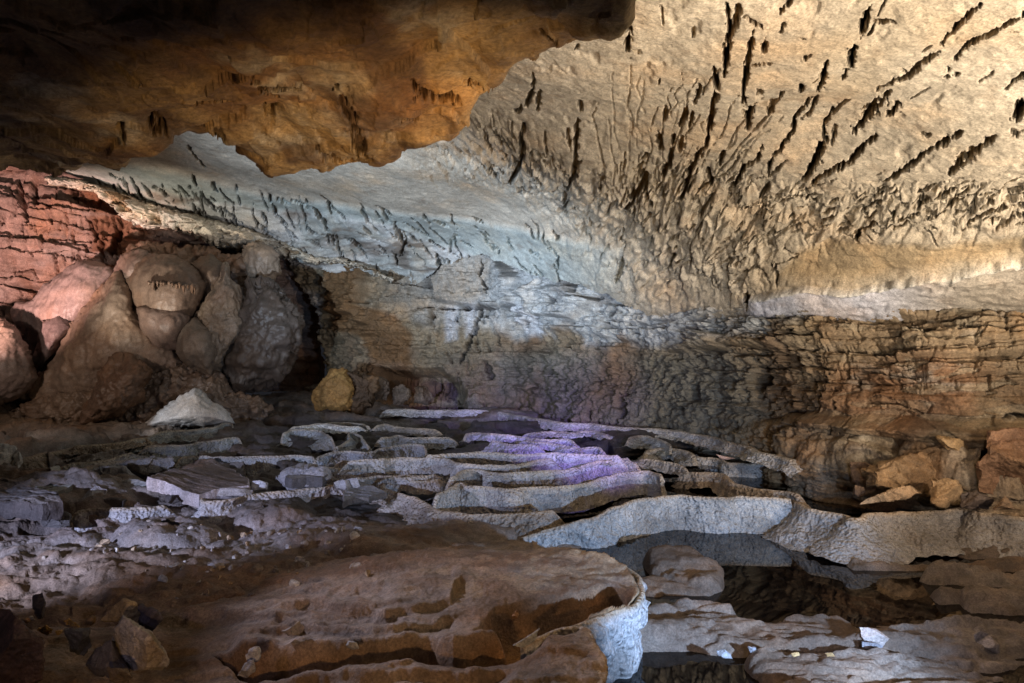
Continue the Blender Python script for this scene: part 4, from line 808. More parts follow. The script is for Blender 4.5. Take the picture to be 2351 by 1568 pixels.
# ------------------------------------------------------------------ loose things: closed bodies with an outline of their own
def blob(name, outline, d0, front, label, cat_, mat, tone, back=None, gy=0.0, gx=0.0, power=2.2, facets=0, rough=.03, rs=6, group=None, seed=0, tone2=None, t2=.5, jit=2.0, centre=None, ops=None, streak=0, rsc=1.0):
    p = np.array(outline, float); per = np.linalg.norm(np.diff(np.concatenate([p, p[:1]]), axis=0), axis=1).sum()
    n = int(min(700, max(28, per / 2.6)))
    out = []
    for i in range(len(p)):
        A, B = p[i], p[(i + 1) % len(p)]; k = max(1, int(round(np.linalg.norm(B - A) / per * n)))
        for j in range(k): out.append(A + (B - A) * j / k)
    q = np.array(out); n = len(q)
    c = np.array(centre) if centre else q.mean(0)
    j = np.arange(n) / n * 2 * np.pi; rj = jit * (vnoise(np.cos(j) * n * .06, np.sin(j) * n * .06, j * 0 + seed) + .5 * vnoise(np.cos(j) * n * .2, np.sin(j) * n * .2, j * 0 + seed + 3))
    dirv = (q - c) / (np.linalg.norm(q - c, axis=1, keepdims=True) + 1e-9)
    wn = max(3, n // 5); qs = q.copy()
    for _ in range(2):
        qs = np.stack([np.convolve(np.concatenate([qs[-wn:, a_], qs[:, a_], qs[:wn, a_]]), np.ones(wn) / wn, 'same')[wn:-wn] for a_ in (0, 1)], -1)
    qi = q; q = q + dirv * rj[:, None]
    size = np.linalg.norm(q - c, axis=1).max(); nr = int(min(150, max(8, size / 2.6)))
    back = front if back is None else back
    tt = np.linspace(0, 1, nr + 1)[1:]; sr = np.sin(tt * np.pi / 2)          # denser at the outline
    rnd = random.Random(seed * 7 + 1); planes = [(rnd.uniform(0, 2 * math.pi), rnd.uniform(.25, 1.3), rnd.uniform(.45, 1.15)) for _ in range(facets)]
    def half(sgn, amp):
        G = []
        for s in sr:
            xy = c + ((qi - c) * s ** 3 + (qs - c) * (1 - s ** 3)) * s + dirv * rj[:, None] * s ** 8; prof = (1 - s ** power) ** (1 / power) if s < 1 else 0.0
            hgt = np.full(n, prof)
            u = (xy - c) / size
            for (an, sl, cc) in planes: hgt = np.minimum(hgt, np.maximum(0, cc - sl * (u[:, 0] * math.cos(an) + u[:, 1] * math.sin(an))))
            if s >= 1: hgt = hgt * 0
            d = d0 + gx * (xy[:, 0] - c[0]) + gy * (xy[:, 1] - c[1]) - sgn * amp * hgt
            G.append(pt(xy[:, 0], xy[:, 1], d))
        G = np.array(G); hc = 1.0
        for (an, sl, cc) in planes: hc = min(hc, cc)
        ce = pt(c[0], c[1], d0 - sgn * amp * hc)
        return G, ce
    Gf, cf = half(1, front); Gb, cb = half(-1, back)
    cv = pt(c[0], c[1], d0)
    V = np.concatenate([cf[None], Gf.reshape(-1, 3), cb[None], Gb[:-1].reshape(-1, 3)])
    if ops: V0 = ops(V)
    def ring(o, r): return o + 1 + (r) * n
    tris, quads = [], []
    a = np.arange(n); b = (a + 1) % n
    tris.append(np.stack([np.zeros(n, int), 1 + b, 1 + a], -1))
    for r in range(nr - 1): quads.append(np.stack([1 + r * n + a, 1 + r * n + b, 1 + (r + 1) * n + b, 1 + (r + 1) * n + a], -1))
    o2 = 1 + nr * n; tris.append(np.stack([np.full(n, o2), o2 + 1 + a, o2 + 1 + b], -1))
    for r in range(nr - 2): quads.append(np.stack([o2 + 1 + r * n + b, o2 + 1 + r * n + a, o2 + 1 + (r + 1) * n + a, o2 + 1 + (r + 1) * n + b], -1))
    lf = 1 + (nr - 1) * n; lb = o2 + 1 + (nr - 2) * n
    quads.append(np.stack([lf + a, lf + b, lb + b, lb + a], -1))
    QQ = np.concatenate(quads); TT = np.concatenate(tris); nrm = np.zeros_like(V)
    fq = np.cross(V[QQ[:, 2]] - V[QQ[:, 0]], V[QQ[:, 3]] - V[QQ[:, 1]]); ft = np.cross(V[TT[:, 1]] - V[TT[:, 0]], V[TT[:, 2]] - V[TT[:, 0]])
    for k_ in range(4): np.add.at(nrm, QQ[:, k_], fq)
    for k_ in range(3): np.add.at(nrm, TT[:, k_], ft)
    nrm /= np.linalg.norm(nrm, axis=1, keepdims=True) + 1e-12
    if ((V - cv) * nrm).sum() < 0: nrm = -nrm
    f1, f21, cid = voro(V, rs * .7, seed + 2)
    dp = rough * (fbm(V, rs * .5 * rsc, 4, seed + 5) * 1.1 + (cid - .5) * .8 * (1 if facets else .08) + .4 * fbm(V, rs * 2.5, 3, seed + 8))
    if streak: dp = dp + .45 * streak * fbm(V, 4, 3, seed + 9, st=(1.4, 1.4, .18))
    V = V + nrm * dp[:, None]
    col = np.broadcast_to(tone, V.shape).copy()
    if tone2 is not None: col = mix(col, tone2, sstep(-.2, .6, fbm(V, rs * .35, 4, seed + 30)) * t2 * 1.6 if t2 < .6 else sstep(-.4, .4, fbm(V, rs * .35, 4, seed + 30)) * t2)
    ob = mesh_obj(name, V, np.concatenate(quads), mat, col, np.concatenate(tris), smooth=(facets == 0))
    tag(ob, label, cat_, group); return ob

def Z4(l): return [(x * .4026, 344.4 + y * .4026) for x, y in l]
def Z1(l): return [(x * .3418, 918.4 + y * .3418) for x, y in l]
def Z4b(l): return [(x * .3418, 1148 + y * .3418) for x, y in l]
def Z5(l): return [(688.8 + x * .3661, 487.9 + y * .3661) for x, y in l]
def Z6(l): return [(1492.4 + x * .4575, 487.9 + y * .4575) for x, y in l]
def Z6b(l): return [(1377.6 + x * .4141, 1148 + y * .4141) for x, y in l]
def Z5b(l): return [(746.2 + x * .3418, 1148 + y * .3418) for x, y in l]

FT = C(.34, .26, .20); FT2 = C(.24, .175, .135)
G1 = "flowstone mounds at the left"
blob("flowstone_mound", Z4([(700, 560), (800, 540), (900, 580), (1060, 560), (1200, 560), (1400, 640), (1400, 900), (1100, 1000), (800, 900), (640, 720)]), 13.9, .6, "brown flowstone bank at the very back under the crust", "flowstone", M_FLOW, C(.24, .16, .11), tone2=DARKB, rough=.16, rs=3, group=G1, seed=1, jit=4, streak=.06)
blob("flowstone_mound", Z4([(1385, 540), (1440, 520), (1500, 530), (1590, 590), (1600, 700), (1520, 760), (1400, 740), (1375, 640)]), 13.8, .35, "short fluted column under the right end of the crust", "flowstone", M_FLOW, C(.36, .28, .21), tone2=FT2, rough=.06, rs=5, group=G1, seed=2, streak=.10)
blob("flowstone_mound", Z4([(480, 622), (560, 640), (650, 690), (640, 800), (560, 900), (500, 1000), (400, 1120), (320, 1260), (220, 1300), (180, 1150), (130, 1020), (70, 950), (100, 880), (180, 860), (260, 750), (400, 650)]), 13.4, .8, "tall pinkish cone at the left, beside the red wall", "flowstone", M_FLOW, C(.36, .27, .25), tone2=C(.30, .21, .19), rough=.05, rs=2, group=G1, seed=3, streak=.07)
blob("flowstone_mound", Z4([(880, 598), (960, 593), (1060, 640), (1130, 700), (1165, 780), (1140, 860), (1130, 920), (1060, 1050), (1000, 1150), (880, 1150), (800, 1030), (740, 930), (715, 840), (715, 740), (780, 650)]), 13.1, .9, "round smooth brown dome with a dripping brow", "flowstone", M_FLOW, C(.29, .20, .15), tone2=C(.22, .15, .11), rough=.05, rs=2, group=G1, seed=4, streak=.05)
blob("flowstone_mound", Z4([(1290, 640), (1320, 720), (1390, 830), (1420, 1000), (1300, 1200), (1240, 1320), (1130, 1250), (1000, 1170), (1030, 1040), (1110, 920), (1200, 790)]), 13.0, .7, "narrow grey-brown cone right of the dome", "flowstone", M_FLOW, C(.30, .23, .17), tone2=FT2, rough=.08, rs=4, group=G1, seed=5, streak=.07)
blob("flowstone_mound", Z4([(1400, 720), (1560, 720), (1640, 780), (1700, 850), (1745, 980), (1720, 1100), (1600, 1280), (1500, 1340), (1350, 1400), (1230, 1330), (1300, 1150), (1370, 1000), (1390, 850)]), 12.9, .7, "dark grey rugged mass beside the black hollow", "flowstone", M_FLOW, C(.11, .085, .07), tone2=C(.065, .055, .05), rough=.15, rs=2.2, group=G1, seed=6, jit=4, streak=.05)
blob("flowstone_mound", Z4([(670, 708), (720, 780), (760, 900), (830, 1000), (900, 1100), (1010, 1150), (1050, 1240), (900, 1260), (700, 1260), (620, 1400), (500, 1500), (250, 1490), (40, 1400), (240, 1270), (340, 1150), (420, 990), (500, 890), (600, 790)]), 12.8, .85, "large smooth tan cone spreading in the middle of the mounds", "flowstone", M_FLOW, C(.32, .23, .17), tone2=C(.23, .16, .12), rough=.09, rs=2, group=G1, seed=7, streak=.07)
blob("flowstone_mound", Z4([(-250, 1000), (-60, 960), (30, 958), (100, 1000), (165, 1110), (200, 1250), (230, 1310), (100, 1420), (-100, 1480), (-350, 1450)]), 12.2, .8, "rounded grey-brown dome cut by the left edge", "flowstone", M_FLOW, C(.30, .22, .19), tone2=FT2, rough=.06, rs=2.5, group=G1, seed=8, streak=.06)
blob("flowstone_mound", Z4([(560, 1250), (640, 1050), (720, 1040), (800, 1120), (1000, 1160), (1180, 1280), (1400, 1380), (1560, 1480), (1500, 1600), (900, 1640), (500, 1600), (100, 1600), (-200, 1560), (-100, 1440), (300, 1440)]), 12.7, .7, "wide brown apron at the foot of the mounds", "flowstone", M_FLOW, C(.24, .17, .12), tone2=C(.17, .12, .09), rough=.16, rs=4, group=G1, seed=9, gy=-.001)
blob("boulder", Z4([(640, 1200), (740, 1185), (830, 1220), (850, 1290), (790, 1350), (800, 1420), (700, 1520), (560, 1570), (440, 1580), (480, 1420), (580, 1290)]), 11.9, .6, "big rounded dark brown boulder before the flowstone mounds", "boulder", M_FLOW, C(.22, .13, .08), tone2=C(.15, .095, .065), rough=.10, rs=4, seed=10)
blob("stalagmite", Z4([(1110, 1358), (1160, 1385), (1210, 1440), (1290, 1480), (1340, 1560), (1200, 1580), (820, 1575), (900, 1500), (1000, 1420)]), 11.7, .55, "squat pale grey cone on the floor, lit white", "stalagmite", M_FLOW, C(.74, .73, .72), tone2=C(.55, .53, .51), rough=.04, rs=3, seed=11, streak=.04)
blob("rock_stump", Z5([(200, 975), (290, 985), (320, 1100), (325, 1250), (120, 1245), (88, 1180), (80, 1110), (150, 1040)]), 12.9, .4, "ochre stump standing against the foot of the wall", "rock stump", M_WALL, C(.48, .28, .09), tone2=C(.36, .19, .06), rough=.07, rs=6, seed=12)
blob("rock_stump", Z5([(280, 985), (400, 985), (460, 1020), (490, 1090), (470, 1240), (320, 1250), (300, 1100)]), 13.1, .4, "dark brown stump right behind the ochre one", "rock stump", M_WALL, C(.15, .09, .045), tone2=C(.08, .05, .03), rough=.12, rs=6, seed=13)
for i, (o_, lab) in enumerate([([(480, 1040), (540, 1050), (570, 1110), (540, 1180), (480, 1170)], "dark rounded rock wedged next to the brown stump"), ([(580, 1100), (650, 1070), (710, 1120), (680, 1190), (590, 1200)], "dark angular rock in the low recess of the back wall"),
                               ([(720, 1090), (800, 1080), (830, 1150), (800, 1200), (720, 1190)], "pale topped rock at the right of the wall recess")]):
    blob("rock", Z5(o_), 13.4, .3, lab, "rock", M_WALL, C(.20, .15, .11), facets=5, rough=.05, rs=6, seed=20 + i, tone2=DARKB)
for i, (o_, d0, fr, lab, t_) in enumerate([([(630, 720), (690, 600), (790, 565), (880, 600), (830, 720), (740, 850), (650, 800)], 13.3, .6, "small rounded mound in the gap above the large tan cone", C(.27, .20, .17)), ([(760, 890), (880, 900), (1040, 910), (1070, 970), (1030, 1140), (900, 1160), (810, 1040)], 12.55, .55, "lobe hanging below the dripping brow of the dome", C(.23, .16, .13)),
    ([(1010, 1000), (1110, 960), (1200, 1000), (1240, 1150), (1210, 1300), (1090, 1240), (990, 1160)], 12.6, .6, "grey-brown swelling between the dome and the dark rugged mass", C(.25, .20, .16)), ([(1080, 640), (1200, 600), (1300, 680), (1290, 800), (1200, 900), (1140, 900), (1150, 760)], 13.4, .5, "shaded brown bulge right behind the dome", C(.20, .14, .10)), ([(230, 960), (330, 950), (420, 1000), (330, 1130), (240, 1260), (190, 1200)], 12.7, .4, "plum coloured lobe low on the pinkish cone", C(.26, .19, .18))]):
    blob("flowstone_mound", Z4(o_), d0, fr, lab, "flowstone", M_FLOW, t_, tone2=t_ * .7, rough=.06, rs=2.5, group=G1, seed=400 + i, streak=.06)
# drip fringe on the dome
for i in range(13):
    x = 850 + i * 22 + R.uniform(-7, 7); y = 752 + max(0, i - 4) * 3.5 + R.uniform(-5, 8); l_ = R.choice([26, 34, 48, 64])
    blob("stalactite", Z4([(x - 13, y), (x, y - 9), (x + 13, y), (x + 6, y + l_ * .6), (x, y + l_), (x - 6, y + l_ * .6)]), 12.14, .09, "tiny brown stalactite in the fringe under the dome's brow", "stalactite", M_FLOW, C(.26, .17, .12), rough=.015, group="drip fringe of the round dome", seed=40 + i, jit=.4)

# rocks at the right wall
G2 = "fallen blocks at the foot of the right wall"
WARM = C(.40, .26, .14); WARM2 = C(.28, .17, .09)
blob("boulder", Z6([(1060, 1290), (1230, 1240), (1420, 1175), (1650, 1205), (1640, 1270), (1590, 1400), (1500, 1450), (1300, 1400), (1150, 1390), (1090, 1380)]), 6.85, .45, "big tilted brown slab leaning at the foot of the right wall", "boulder", M_ROCK, WARM, gy=-.003, facets=7, rough=.05, rs=5, seed=61, tone2=WARM2, group=G2, power=3)
blob("boulder", Z6([(1435, 1128), (1500, 1125), (1570, 1135), (1635, 1190), (1570, 1208), (1490, 1192)]), 6.7, .2, "small tan block perched on top of the tilted slab", "boulder", M_ROCK, C(.50, .33, .17), facets=4, rough=.02, rs=8, seed=62, group=G2)
blob("boulder", Z6([(1050, 1466), (1090, 1435), (1180, 1410), (1310, 1362), (1358, 1410), (1300, 1430), (1200, 1448)]), 6.3, .16, "long tan wedge lying before the tilted slab", "boulder", M_ROCK, C(.52, .38, .25), facets=4, rough=.02, rs=8, seed=63, group=G2, power=3)
blob("boulder", Z6([(1415, 1348), (1480, 1340), (1535, 1352), (1560, 1400), (1480, 1478), (1408, 1462)]), 6.15, .2, "upright tan block with a pale top between wedge and wall", "boulder", M_ROCK, C(.50, .34, .19), facets=4, rough=.02, rs=8, seed=64, tone2=C(.30, .22, .14), group=G2, power=3.2)
blob("boulder", Z6([(1700, 1100), (1800, 1080), (1960, 1090), (1990, 1300), (1960, 1440), (1800, 1435), (1650, 1400), (1650, 1260), (1690, 1200)]), 6.35, .35, "large red-brown block against the wall at the right edge", "boulder", M_ROCK, C(.34, .19, .11), facets=5, rough=.06, rs=4, seed=65, tone2=WARM2, group=G2, power=3.4)
blob("boulder", Z6([(1780, 1413), (1838, 1486), (1725, 1490)]), 5.95, .12, "small tan triangular rock at the right edge", "boulder", M_ROCK, C(.44, .29, .18), facets=3, rough=.015, rs=8, seed=66, group=G2, jit=1)
blob("boulder", Z6([(1030, 1368), (1075, 1375), (1085, 1415), (1045, 1432), (1018, 1418)]), 6.6, .1, "fist sized brown rock left of the long tan wedge", "boulder", M_ROCK, C(.32, .21, .14), facets=3, rough=.01, rs=8, seed=67, group=G2, jit=1)
blob("boulder", Z6([(1560, 1410), (1640, 1400), (1720, 1440), (1700, 1490), (1560, 1480)]), 6.1, .15, "low dark rubble block between the upright block and the triangle", "boulder", M_ROCK, C(.18, .14, .12), facets=5, rough=.03, rs=8, seed=68, group=G2, jit=2)
blob("boulder", Z6([(1000, 1250), (1080, 1255), (1200, 1290), (1260, 1360), (1150, 1400), (1060, 1390), (1010, 1310)]), 7.0, .25, "dark brown rock under the left end of the tilted slab", "boulder", M_ROCK, C(.24, .15, .09), facets=5, rough=.04, rs=6, seed=69, group=G2)
blob("driftwood", [(1643, 1042), (1662, 1047), (1690, 1052), (1668, 1056), (1655, 1056)], 7.9, .06, "small reddish splinter of rock in the dark pool by the wall", "rock", M_ROCK, C(.45, .30, .25), facets=2, rough=.005, seed=70, jit=.5).name = "rock_splinter"

# rubble at the left
G3 = "rubble at the left of the terraces"
def zrow(y, z): return float(rows_to_depth(y, z))
GR = C(.34, .33, .33)
for i, (o_, d0, fr, tone, tone2, lab, pw, fc) in enumerate([
    ([(-100, 300), (-20, 300), (40, 308), (120, 335), (150, 400), (130, 485), (20, 492), (-100, 490)], 8.4, .35, C(.72, .72, .70), GR, "bright white square block cut by the left edge", 4, 3),
    ([(480, 735), (550, 660), (640, 568), (720, 605), (705, 690), (680, 735)], 6.7, .16, C(.50, .50, .55), None, "lavender pointed rock standing on its side", 3, 3),
    ([(335, 450), (395, 440), (425, 500), (445, 555), (350, 558)], 7.9, .15, C(.66, .70, .68), None, "small bright pale block left of the rubbly bank", 3, 3),
    ([(1690, 545), (1745, 538), (1800, 560), (1795, 605), (1700, 612)], 7.35, .12, C(.62, .62, .66), None, "small white cube right of the tilted slab", 3.4, 3),
    ([(1840, 520), (1950, 480), (2050, 465), (2190, 470), (2215, 530), (2100, 590), (1930, 610), (1890, 560)], 7.5, .3, C(.36, .35, .37), GR, "grey wedge of rock behind the white cube", 3, 4),
    ([(1100, 640), (1170, 628), (1208, 680), (1150, 702), (1105, 690)], 6.8, .12, C(.09, .08, .08), None, "small black rock under the tilted slab", 2.5, 4),
    ([(690, 665), (780, 655), (845, 672), (830, 722), (740, 735), (690, 725)], 6.65, .15, C(.12, .11, .11), None, "low black rock touching the pointed one", 2.5, 4),
    ([(270, 822), (330, 780), (410, 752), (465, 772), (475, 850), (380, 862), (290, 850)], 6.15, .16, C(.13, .12, .12), None, "dark rounded rock on the gritty bank", 2.5, 5),
    ([(480, 500), (620, 470), (760, 440), (850, 450), (900, 520), (760, 560), (520, 545)], 7.9, .3, C(.40, .40, .42), C(.2, .2, .2), "crumbled grey block behind the greenish white plate", 2.5, 7),
    ([(420, 420), (560, 372), (700, 350), (830, 330), (850, 370), (700, 410), (520, 440)], 8.8, .25, C(.34, .30, .26), GR, "long brownish ridge block behind the crumbled one", 3, 5),
    ([(850, 430), (1000, 400), (1150, 390), (1180, 430), (1100, 480), (950, 500)], 8.2, .25, C(.22, .22, .22), GR, "dark flat block behind the tilted slab", 3, 5),
    ([(800, 575), (870, 535), (930, 545), (985, 560), (1000, 600), (900, 625), (820, 620)], 7.3, .12, C(.46, .48, .50), C(.25, .25, .25), "heap of bluish chips left of the tilted slab", 2.5, 8),
    ([(2240, 555), (2290, 530), (2400, 530), (2420, 580), (2330, 610), (2260, 590)], 7.1, .15, C(.52, .50, .52), GR, "pale rounded block at the end of the lavender dam", 3, 4),
    ([(1420, 600), (1550, 590), (1700, 610), (1690, 632), (1520, 650), (1430, 640)], 7.0, .1, C(.50, .46, .44), GR, "thin pale broken plate before the tilted slab", 3, 5)]):
    blob("rock", Z1(o_), d0, fr, lab, "rock", M_ROCK, tone, tone2=tone2, power=pw, facets=fc, rough=.05 if fr > .2 else .02, rs=5, seed=100 + i, group=G3, gy=-.004, jit=2 if fr > .2 else 1)

# stones in the near left corner
G4 = "stones in the dark near left corner"
for i, (o_, d0, fr, tone, tone2, lab) in enumerate([
    ([(830, 785), (900, 830), (1020, 880), (1065, 960), (1148, 1080), (1120, 1122), (890, 1142), (800, 1055), (748, 990), (760, 900)], 3.0, .16, C(.36, .30, .20), C(.52, .50, .46), "yellowish angular stone with pale spots in the near left corner"),
    ([(680, 805), (760, 720), (830, 665), (900, 690), (940, 780), (905, 830), (860, 790), (780, 810)], 3.25, .10, C(.50, .38, .20), C(.45, .50, .50), "orange and white stone on top of the yellowish one"),
    ([(440, 870), (600, 865), (615, 980), (565, 1045), (470, 1025)], 3.05, .10, C(.12, .12, .12), None, "dark oval stone left of the yellowish one"),
    ([(-150, 720), (60, 735), (190, 860), (295, 960), (280, 1200), (100, 1260), (-150, 1320)], 2.75, .25, C(.13, .08, .06), C(.08, .06, .05), "large dark red-brown boulder in the lower left corner"),
    ([(940, 705), (1060, 738), (1085, 800), (1020, 872), (940, 825)], 3.2, .08, C(.10, .09, .10), None, "dark rounded stone right behind the orange and white one"),
    ([(590, 1100), (650, 1000), (745, 940), (790, 1060), (870, 1150), (740, 1180), (640, 1160)], 2.95, .10, C(.15, .14, .14), None, "grey stone tucked under the yellowish one"),
    ([(715, 1120), (850, 1128), (895, 1190), (850, 1235), (730, 1225)], 2.8, .08, C(.20, .16, .11), None, "small brown stone at the bottom below the yellowish one"),
    ([(1655, 1040), (1690, 1012), (1745, 1006), (1750, 1045), (1700, 1078), (1665, 1070)], 3.0, .04, C(.55, .56, .62), None, "small pale oval pebble, upper of the pair on the ledge"),
    ([(1640, 1090), (1695, 1080), (1715, 1150), (1650, 1205), (1588, 1185)], 2.95, .05, C(.34, .34, .37), None, "grey teardrop stone, lower of the pair on the ledge"),
    ([(220, 640), (285, 625), (310, 700), (290, 800), (230, 790)], 3.35, .08, C(.12, .10, .09), None, "dark upright stone near the left edge"),
    ([(420, 810), (470, 785), (530, 850), (440, 852)], 3.2, .05, C(.62, .36, .10), None, "bright orange wedge among the dark stones"),
    ([(250, 870), (300, 840), (355, 870), (350, 910), (290, 900)], 3.1, .05, C(.55, .32, .09), None, "orange chip under the bright wedge"),
    ([(370, 880), (420, 870), (430, 895), (380, 910)], 3.08, .04, C(.60, .38, .12), None, "smallest orange chip beside the dark oval stone"),
    ([(190, 790), (225, 780), (240, 805), (205, 815)], 3.2, .03, C(.70, .60, .40), None, "tiny cream chip near the left edge"),
    ([(145, 810), (190, 800), (200, 825), (160, 832)], 3.2, .03, C(.50, .28, .12), None, "tiny rust chip left of the cream one"),
    ([(600, 800), (630, 790), (620, 820), (570, 830)], 3.2, .03, C(.34, .22, .10), None, "dull brown chip left of the orange and white stone"),
    ([(1895, 880), (1960, 850), (2010, 810), (2045, 860), (2020, 900), (1930, 915)], 3.4, .06, C(.42, .37, .33), None, "pale brown stone lying at a step of the ledge"),
    ([(1535, 730), (1580, 725), (1610, 755), (1555, 768)], 3.9, .04, C(.45, .43, .40), None, "small pale stone alone on the brown dirt")]):
    blob("stone", Z4b(o_), d0, fr, lab, "stone", M_ROCK, tone, tone2=tone2, power=2.8, facets=5, rough=.012, rs=14, seed=150 + i, group=G4, jit=1.5)

for i, (o_, d0, fr, tone, lab, zz) in enumerate([
    ([(1110, 765), (1130, 730), (1200, 722), (1225, 750), (1215, 785), (1120, 790)], 3.75, .05, C(.75, .72, .72), "white stone in the hollow of the foreground ledge", Z5b),
    ([(1250, 770), (1290, 735), (1310, 765), (1290, 800), (1255, 798)], 3.7, .04, C(.34, .22, .13), "brown stone beside the white one in the hollow", Z5b),
    ([(1262, 975), (1320, 940), (1380, 900), (1445, 855), (1420, 920), (1370, 972), (1310, 988)], 3.2, .03, C(.52, .55, .56), "thin pale shard standing at the dark rim of the hollow", Z5b),
    ([(145, 975), (160, 950), (215, 960), (225, 995), (180, 1000)], 3.2, .03, C(.40, .40, .42), "little grey stone on the dark step of the ledge", Z5b),
    ([(1440, 705), (1510, 715), (1600, 768), (1570, 808), (1470, 785), (1450, 760)], 3.95, .07, C(.56, .47, .43), "pinkish white stone on the right foreground rocks", Z6b),
    ([(1450, 785), (1530, 790), (1570, 810), (1560, 835), (1455, 820)], 3.85, .05, C(.34, .32, .34), "grey stone propping up the pinkish white one", Z6b),
    ([(645, 835), (680, 820), (725, 850), (735, 880), (690, 875), (650, 860)], 3.75, .04, C(.40, .42, .46), "bluish pebble on the foreground rocks, left one of two", Z6b),
    ([(815, 810), (860, 820), (880, 845), (835, 850)], 3.8, .03, C(.40, .41, .45), "bluish pebble on the foreground rocks, right one of two", Z6b),
    ([(2075, 745), (2110, 725), (2150, 740), (2210, 800), (2215, 860), (2150, 830), (2080, 785)], 3.95, .07, C(.42, .36, .33), "rounded grey-brown stone at the right edge", Z6b),
    ([(540, 465), (600, 480), (615, 505), (570, 510)], 5.0, .04, C(.75, .78, .80), "small bright stone on the rock in the pool", Z6b),
    ([(1060, 850), (1100, 845), (1110, 862), (1075, 868)], 3.7, .02, C(.55, .40, .2), "small tan chip near the bottom edge of the pool", Z6b),
    ([(1250, 850), (1290, 845), (1300, 865), (1262, 868)], 3.7, .02, C(.50, .33, .15), "small orange chip near the bottom edge of the pool", Z6b),
    ([(2060, 655), (2095, 650), (2098, 668), (2072, 672)], 4.4, .02, C(.6, .5, .42), "tiny pale chip on the right foreground rocks", Z6b)]):
    blob("stone", zz(o_), d0, fr, lab, "stone", M_ROCK, tone, power=2.8, facets=4, rough=.008, rs=16, seed=190 + i, jit=.8)

# small chips strewn over the dirt: one of each kind, then copies
chips = []
for i in range(5):
    ch = blob("pebble", [(700 + 9 * math.cos(t) * R.uniform(.7, 1.2), 1300 + 6 * math.sin(t) * R.uniform(.7, 1.2)) for t in np.linspace(0, 5.4, 7)], 5.0, .016, "small pale chip strewn on the brown dirt left of the foreground ledge", "pebble", M_ROCK, [C(.5, .46, .44), C(.42, .36, .3), C(.6, .56, .5), C(.3, .25, .2), C(.46, .34, .22)][i], facets=4, rough=.004, rs=16, seed=300 + i, group="pebbles strewn on the dirt", jit=.6)
    c0 = pt(700, 1300, 5.0); ch.data.transform(__import__("mathutils").Matrix.Translation(-Vector(c0))); chips.append(ch)
for i in range(150):
    px = R.uniform(10, 860); py = R.choice([R.uniform(1235, 1330), R.uniform(1250, 1460)])
    if py > 1330 and px < 330: px += 350
    src = chips[i % 5]; o = src if i < 5 else src.copy()
    if i >= 5: COL.objects.link(o)
    d = float(floor_depth(py)); p3 = pt(px, py, d); o.location = (p3[0], p3[1], p3[2] + .3)
    o.rotation_euler = (R.uniform(-.4, .4), R.uniform(-.4, .4), R.uniform(0, 6.28)); k = R.choice([.5, .7, 1.0, 1.5]); o.scale = (k, k, k)
# drop each pebble on the ground below it
bpy.context.view_layer.update(); dg = bpy.context.evaluated_depsgraph_get()
grounds = [o for o in sc.objects if o.name.startswith(("cave_floor", "rock_ledge"))]
for o in [o for o in sc.objects if o.name.startswith("pebble")]:
    best = -9
    for gnd in grounds:
        hit, loc, nn_, ix = gnd.ray_cast((o.location.x, o.location.y, 1.5), (0, 0, -1))
        if hit: best = max(best, loc.z)
    o.location.z = best + .006 * o.scale.x

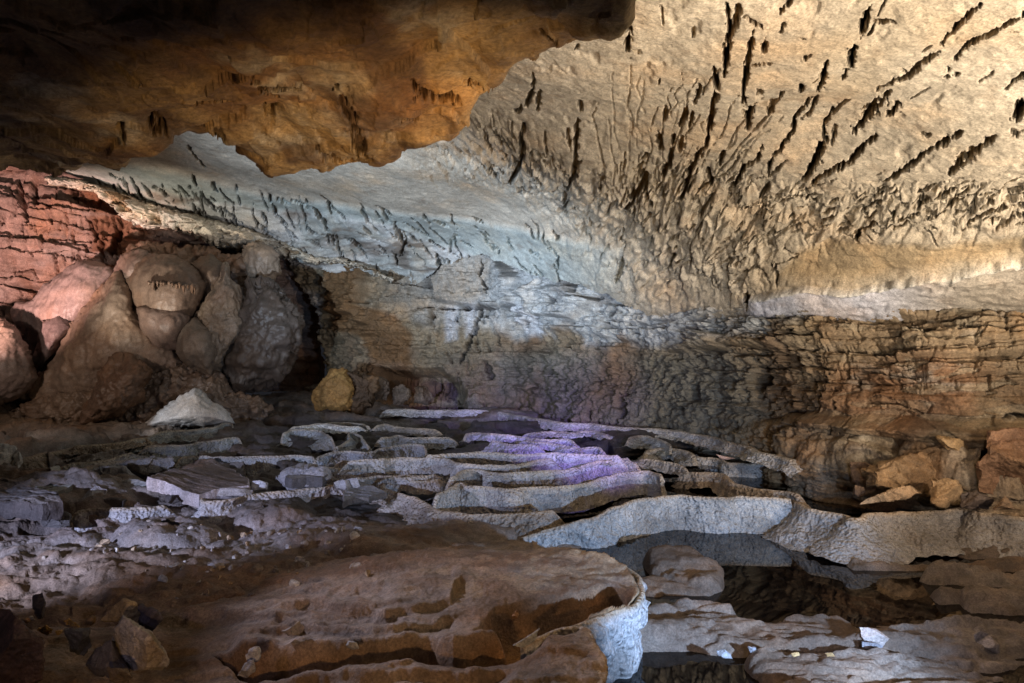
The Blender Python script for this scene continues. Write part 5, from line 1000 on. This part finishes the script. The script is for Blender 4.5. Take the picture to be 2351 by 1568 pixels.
def plate(name, top, zs, thick, label, cat_, side, upper, group=None, seed=0, rough=.012):
    """a broken plate of rock: traced top edge at given heights, squared off downward"""
    p = np.array(top, float); zz = np.array(zs, float); out = []; oz = []
    for i in range(len(p)):
        k = max(2, int(np.linalg.norm(p[(i + 1) % len(p)] - p[i]) / 1.6))
        for j in range(k): out.append(p[i] + (p[(i + 1) % len(p)] - p[i]) * j / k); oz.append(zz[i] + (zz[(i + 1) % len(p)] - zz[i]) * j / k)
    q = np.array(out); oz = np.array(oz); n = len(q); W = pt(q[:, 0], q[:, 1], rows_to_depth(q[:, 1], oz)); c = W.mean(0)
    W[:, :2] += ((fbm(W, 9, 3, seed) * .02)[:, None]) * np.array([1, 1]); rings = [c + (W - c) * t for t in np.linspace(0, 1, 40)[1:]]
    for t in np.linspace(0, 1, 14)[1:]:
        r_ = W.copy(); r_[:, 2] -= thick * t; r_[:, :2] += (W - c)[:, :2] * (.04 * np.sin(t * 3) + .02 * fbm(r_, 8, 2, seed + 1)[:, None]); rings.append(r_)
    V = np.concatenate([c[None]] + rings); nt = 39; V[:, 2] += rough * fbm(V, 5, 4, seed + 2) + rough * .8 * strata(V[:, 1] + .3 * V[:, 0], V[:, 0], .05, seed)
    a = np.arange(n); b = (a + 1) % n; qd = [np.stack([1 + r * n + a, 1 + r * n + b, 1 + (r + 1) * n + b, 1 + (r + 1) * n + a], -1) for r in range(len(rings) - 1)]
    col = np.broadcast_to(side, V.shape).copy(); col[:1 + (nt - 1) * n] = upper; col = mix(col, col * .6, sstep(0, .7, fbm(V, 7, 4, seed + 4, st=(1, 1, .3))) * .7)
    o = mesh_obj(name, V, np.concatenate(qd), M_ROCK, col, np.stack([np.zeros(n, int), 1 + b, 1 + a], -1), smooth=False); tag(o, label, cat_, group); return o
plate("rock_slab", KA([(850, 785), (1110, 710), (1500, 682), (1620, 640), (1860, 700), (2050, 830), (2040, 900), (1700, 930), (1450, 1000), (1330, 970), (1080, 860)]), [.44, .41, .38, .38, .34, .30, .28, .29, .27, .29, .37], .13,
      "large flat slab tilted in the middle of the rubble, its shaded top and lit near edge painted in", "rock slab", C(.56, .50, .50), C(.20, .16, .14), G3, 501)  # top dark, sides pale: low side light put into the colour
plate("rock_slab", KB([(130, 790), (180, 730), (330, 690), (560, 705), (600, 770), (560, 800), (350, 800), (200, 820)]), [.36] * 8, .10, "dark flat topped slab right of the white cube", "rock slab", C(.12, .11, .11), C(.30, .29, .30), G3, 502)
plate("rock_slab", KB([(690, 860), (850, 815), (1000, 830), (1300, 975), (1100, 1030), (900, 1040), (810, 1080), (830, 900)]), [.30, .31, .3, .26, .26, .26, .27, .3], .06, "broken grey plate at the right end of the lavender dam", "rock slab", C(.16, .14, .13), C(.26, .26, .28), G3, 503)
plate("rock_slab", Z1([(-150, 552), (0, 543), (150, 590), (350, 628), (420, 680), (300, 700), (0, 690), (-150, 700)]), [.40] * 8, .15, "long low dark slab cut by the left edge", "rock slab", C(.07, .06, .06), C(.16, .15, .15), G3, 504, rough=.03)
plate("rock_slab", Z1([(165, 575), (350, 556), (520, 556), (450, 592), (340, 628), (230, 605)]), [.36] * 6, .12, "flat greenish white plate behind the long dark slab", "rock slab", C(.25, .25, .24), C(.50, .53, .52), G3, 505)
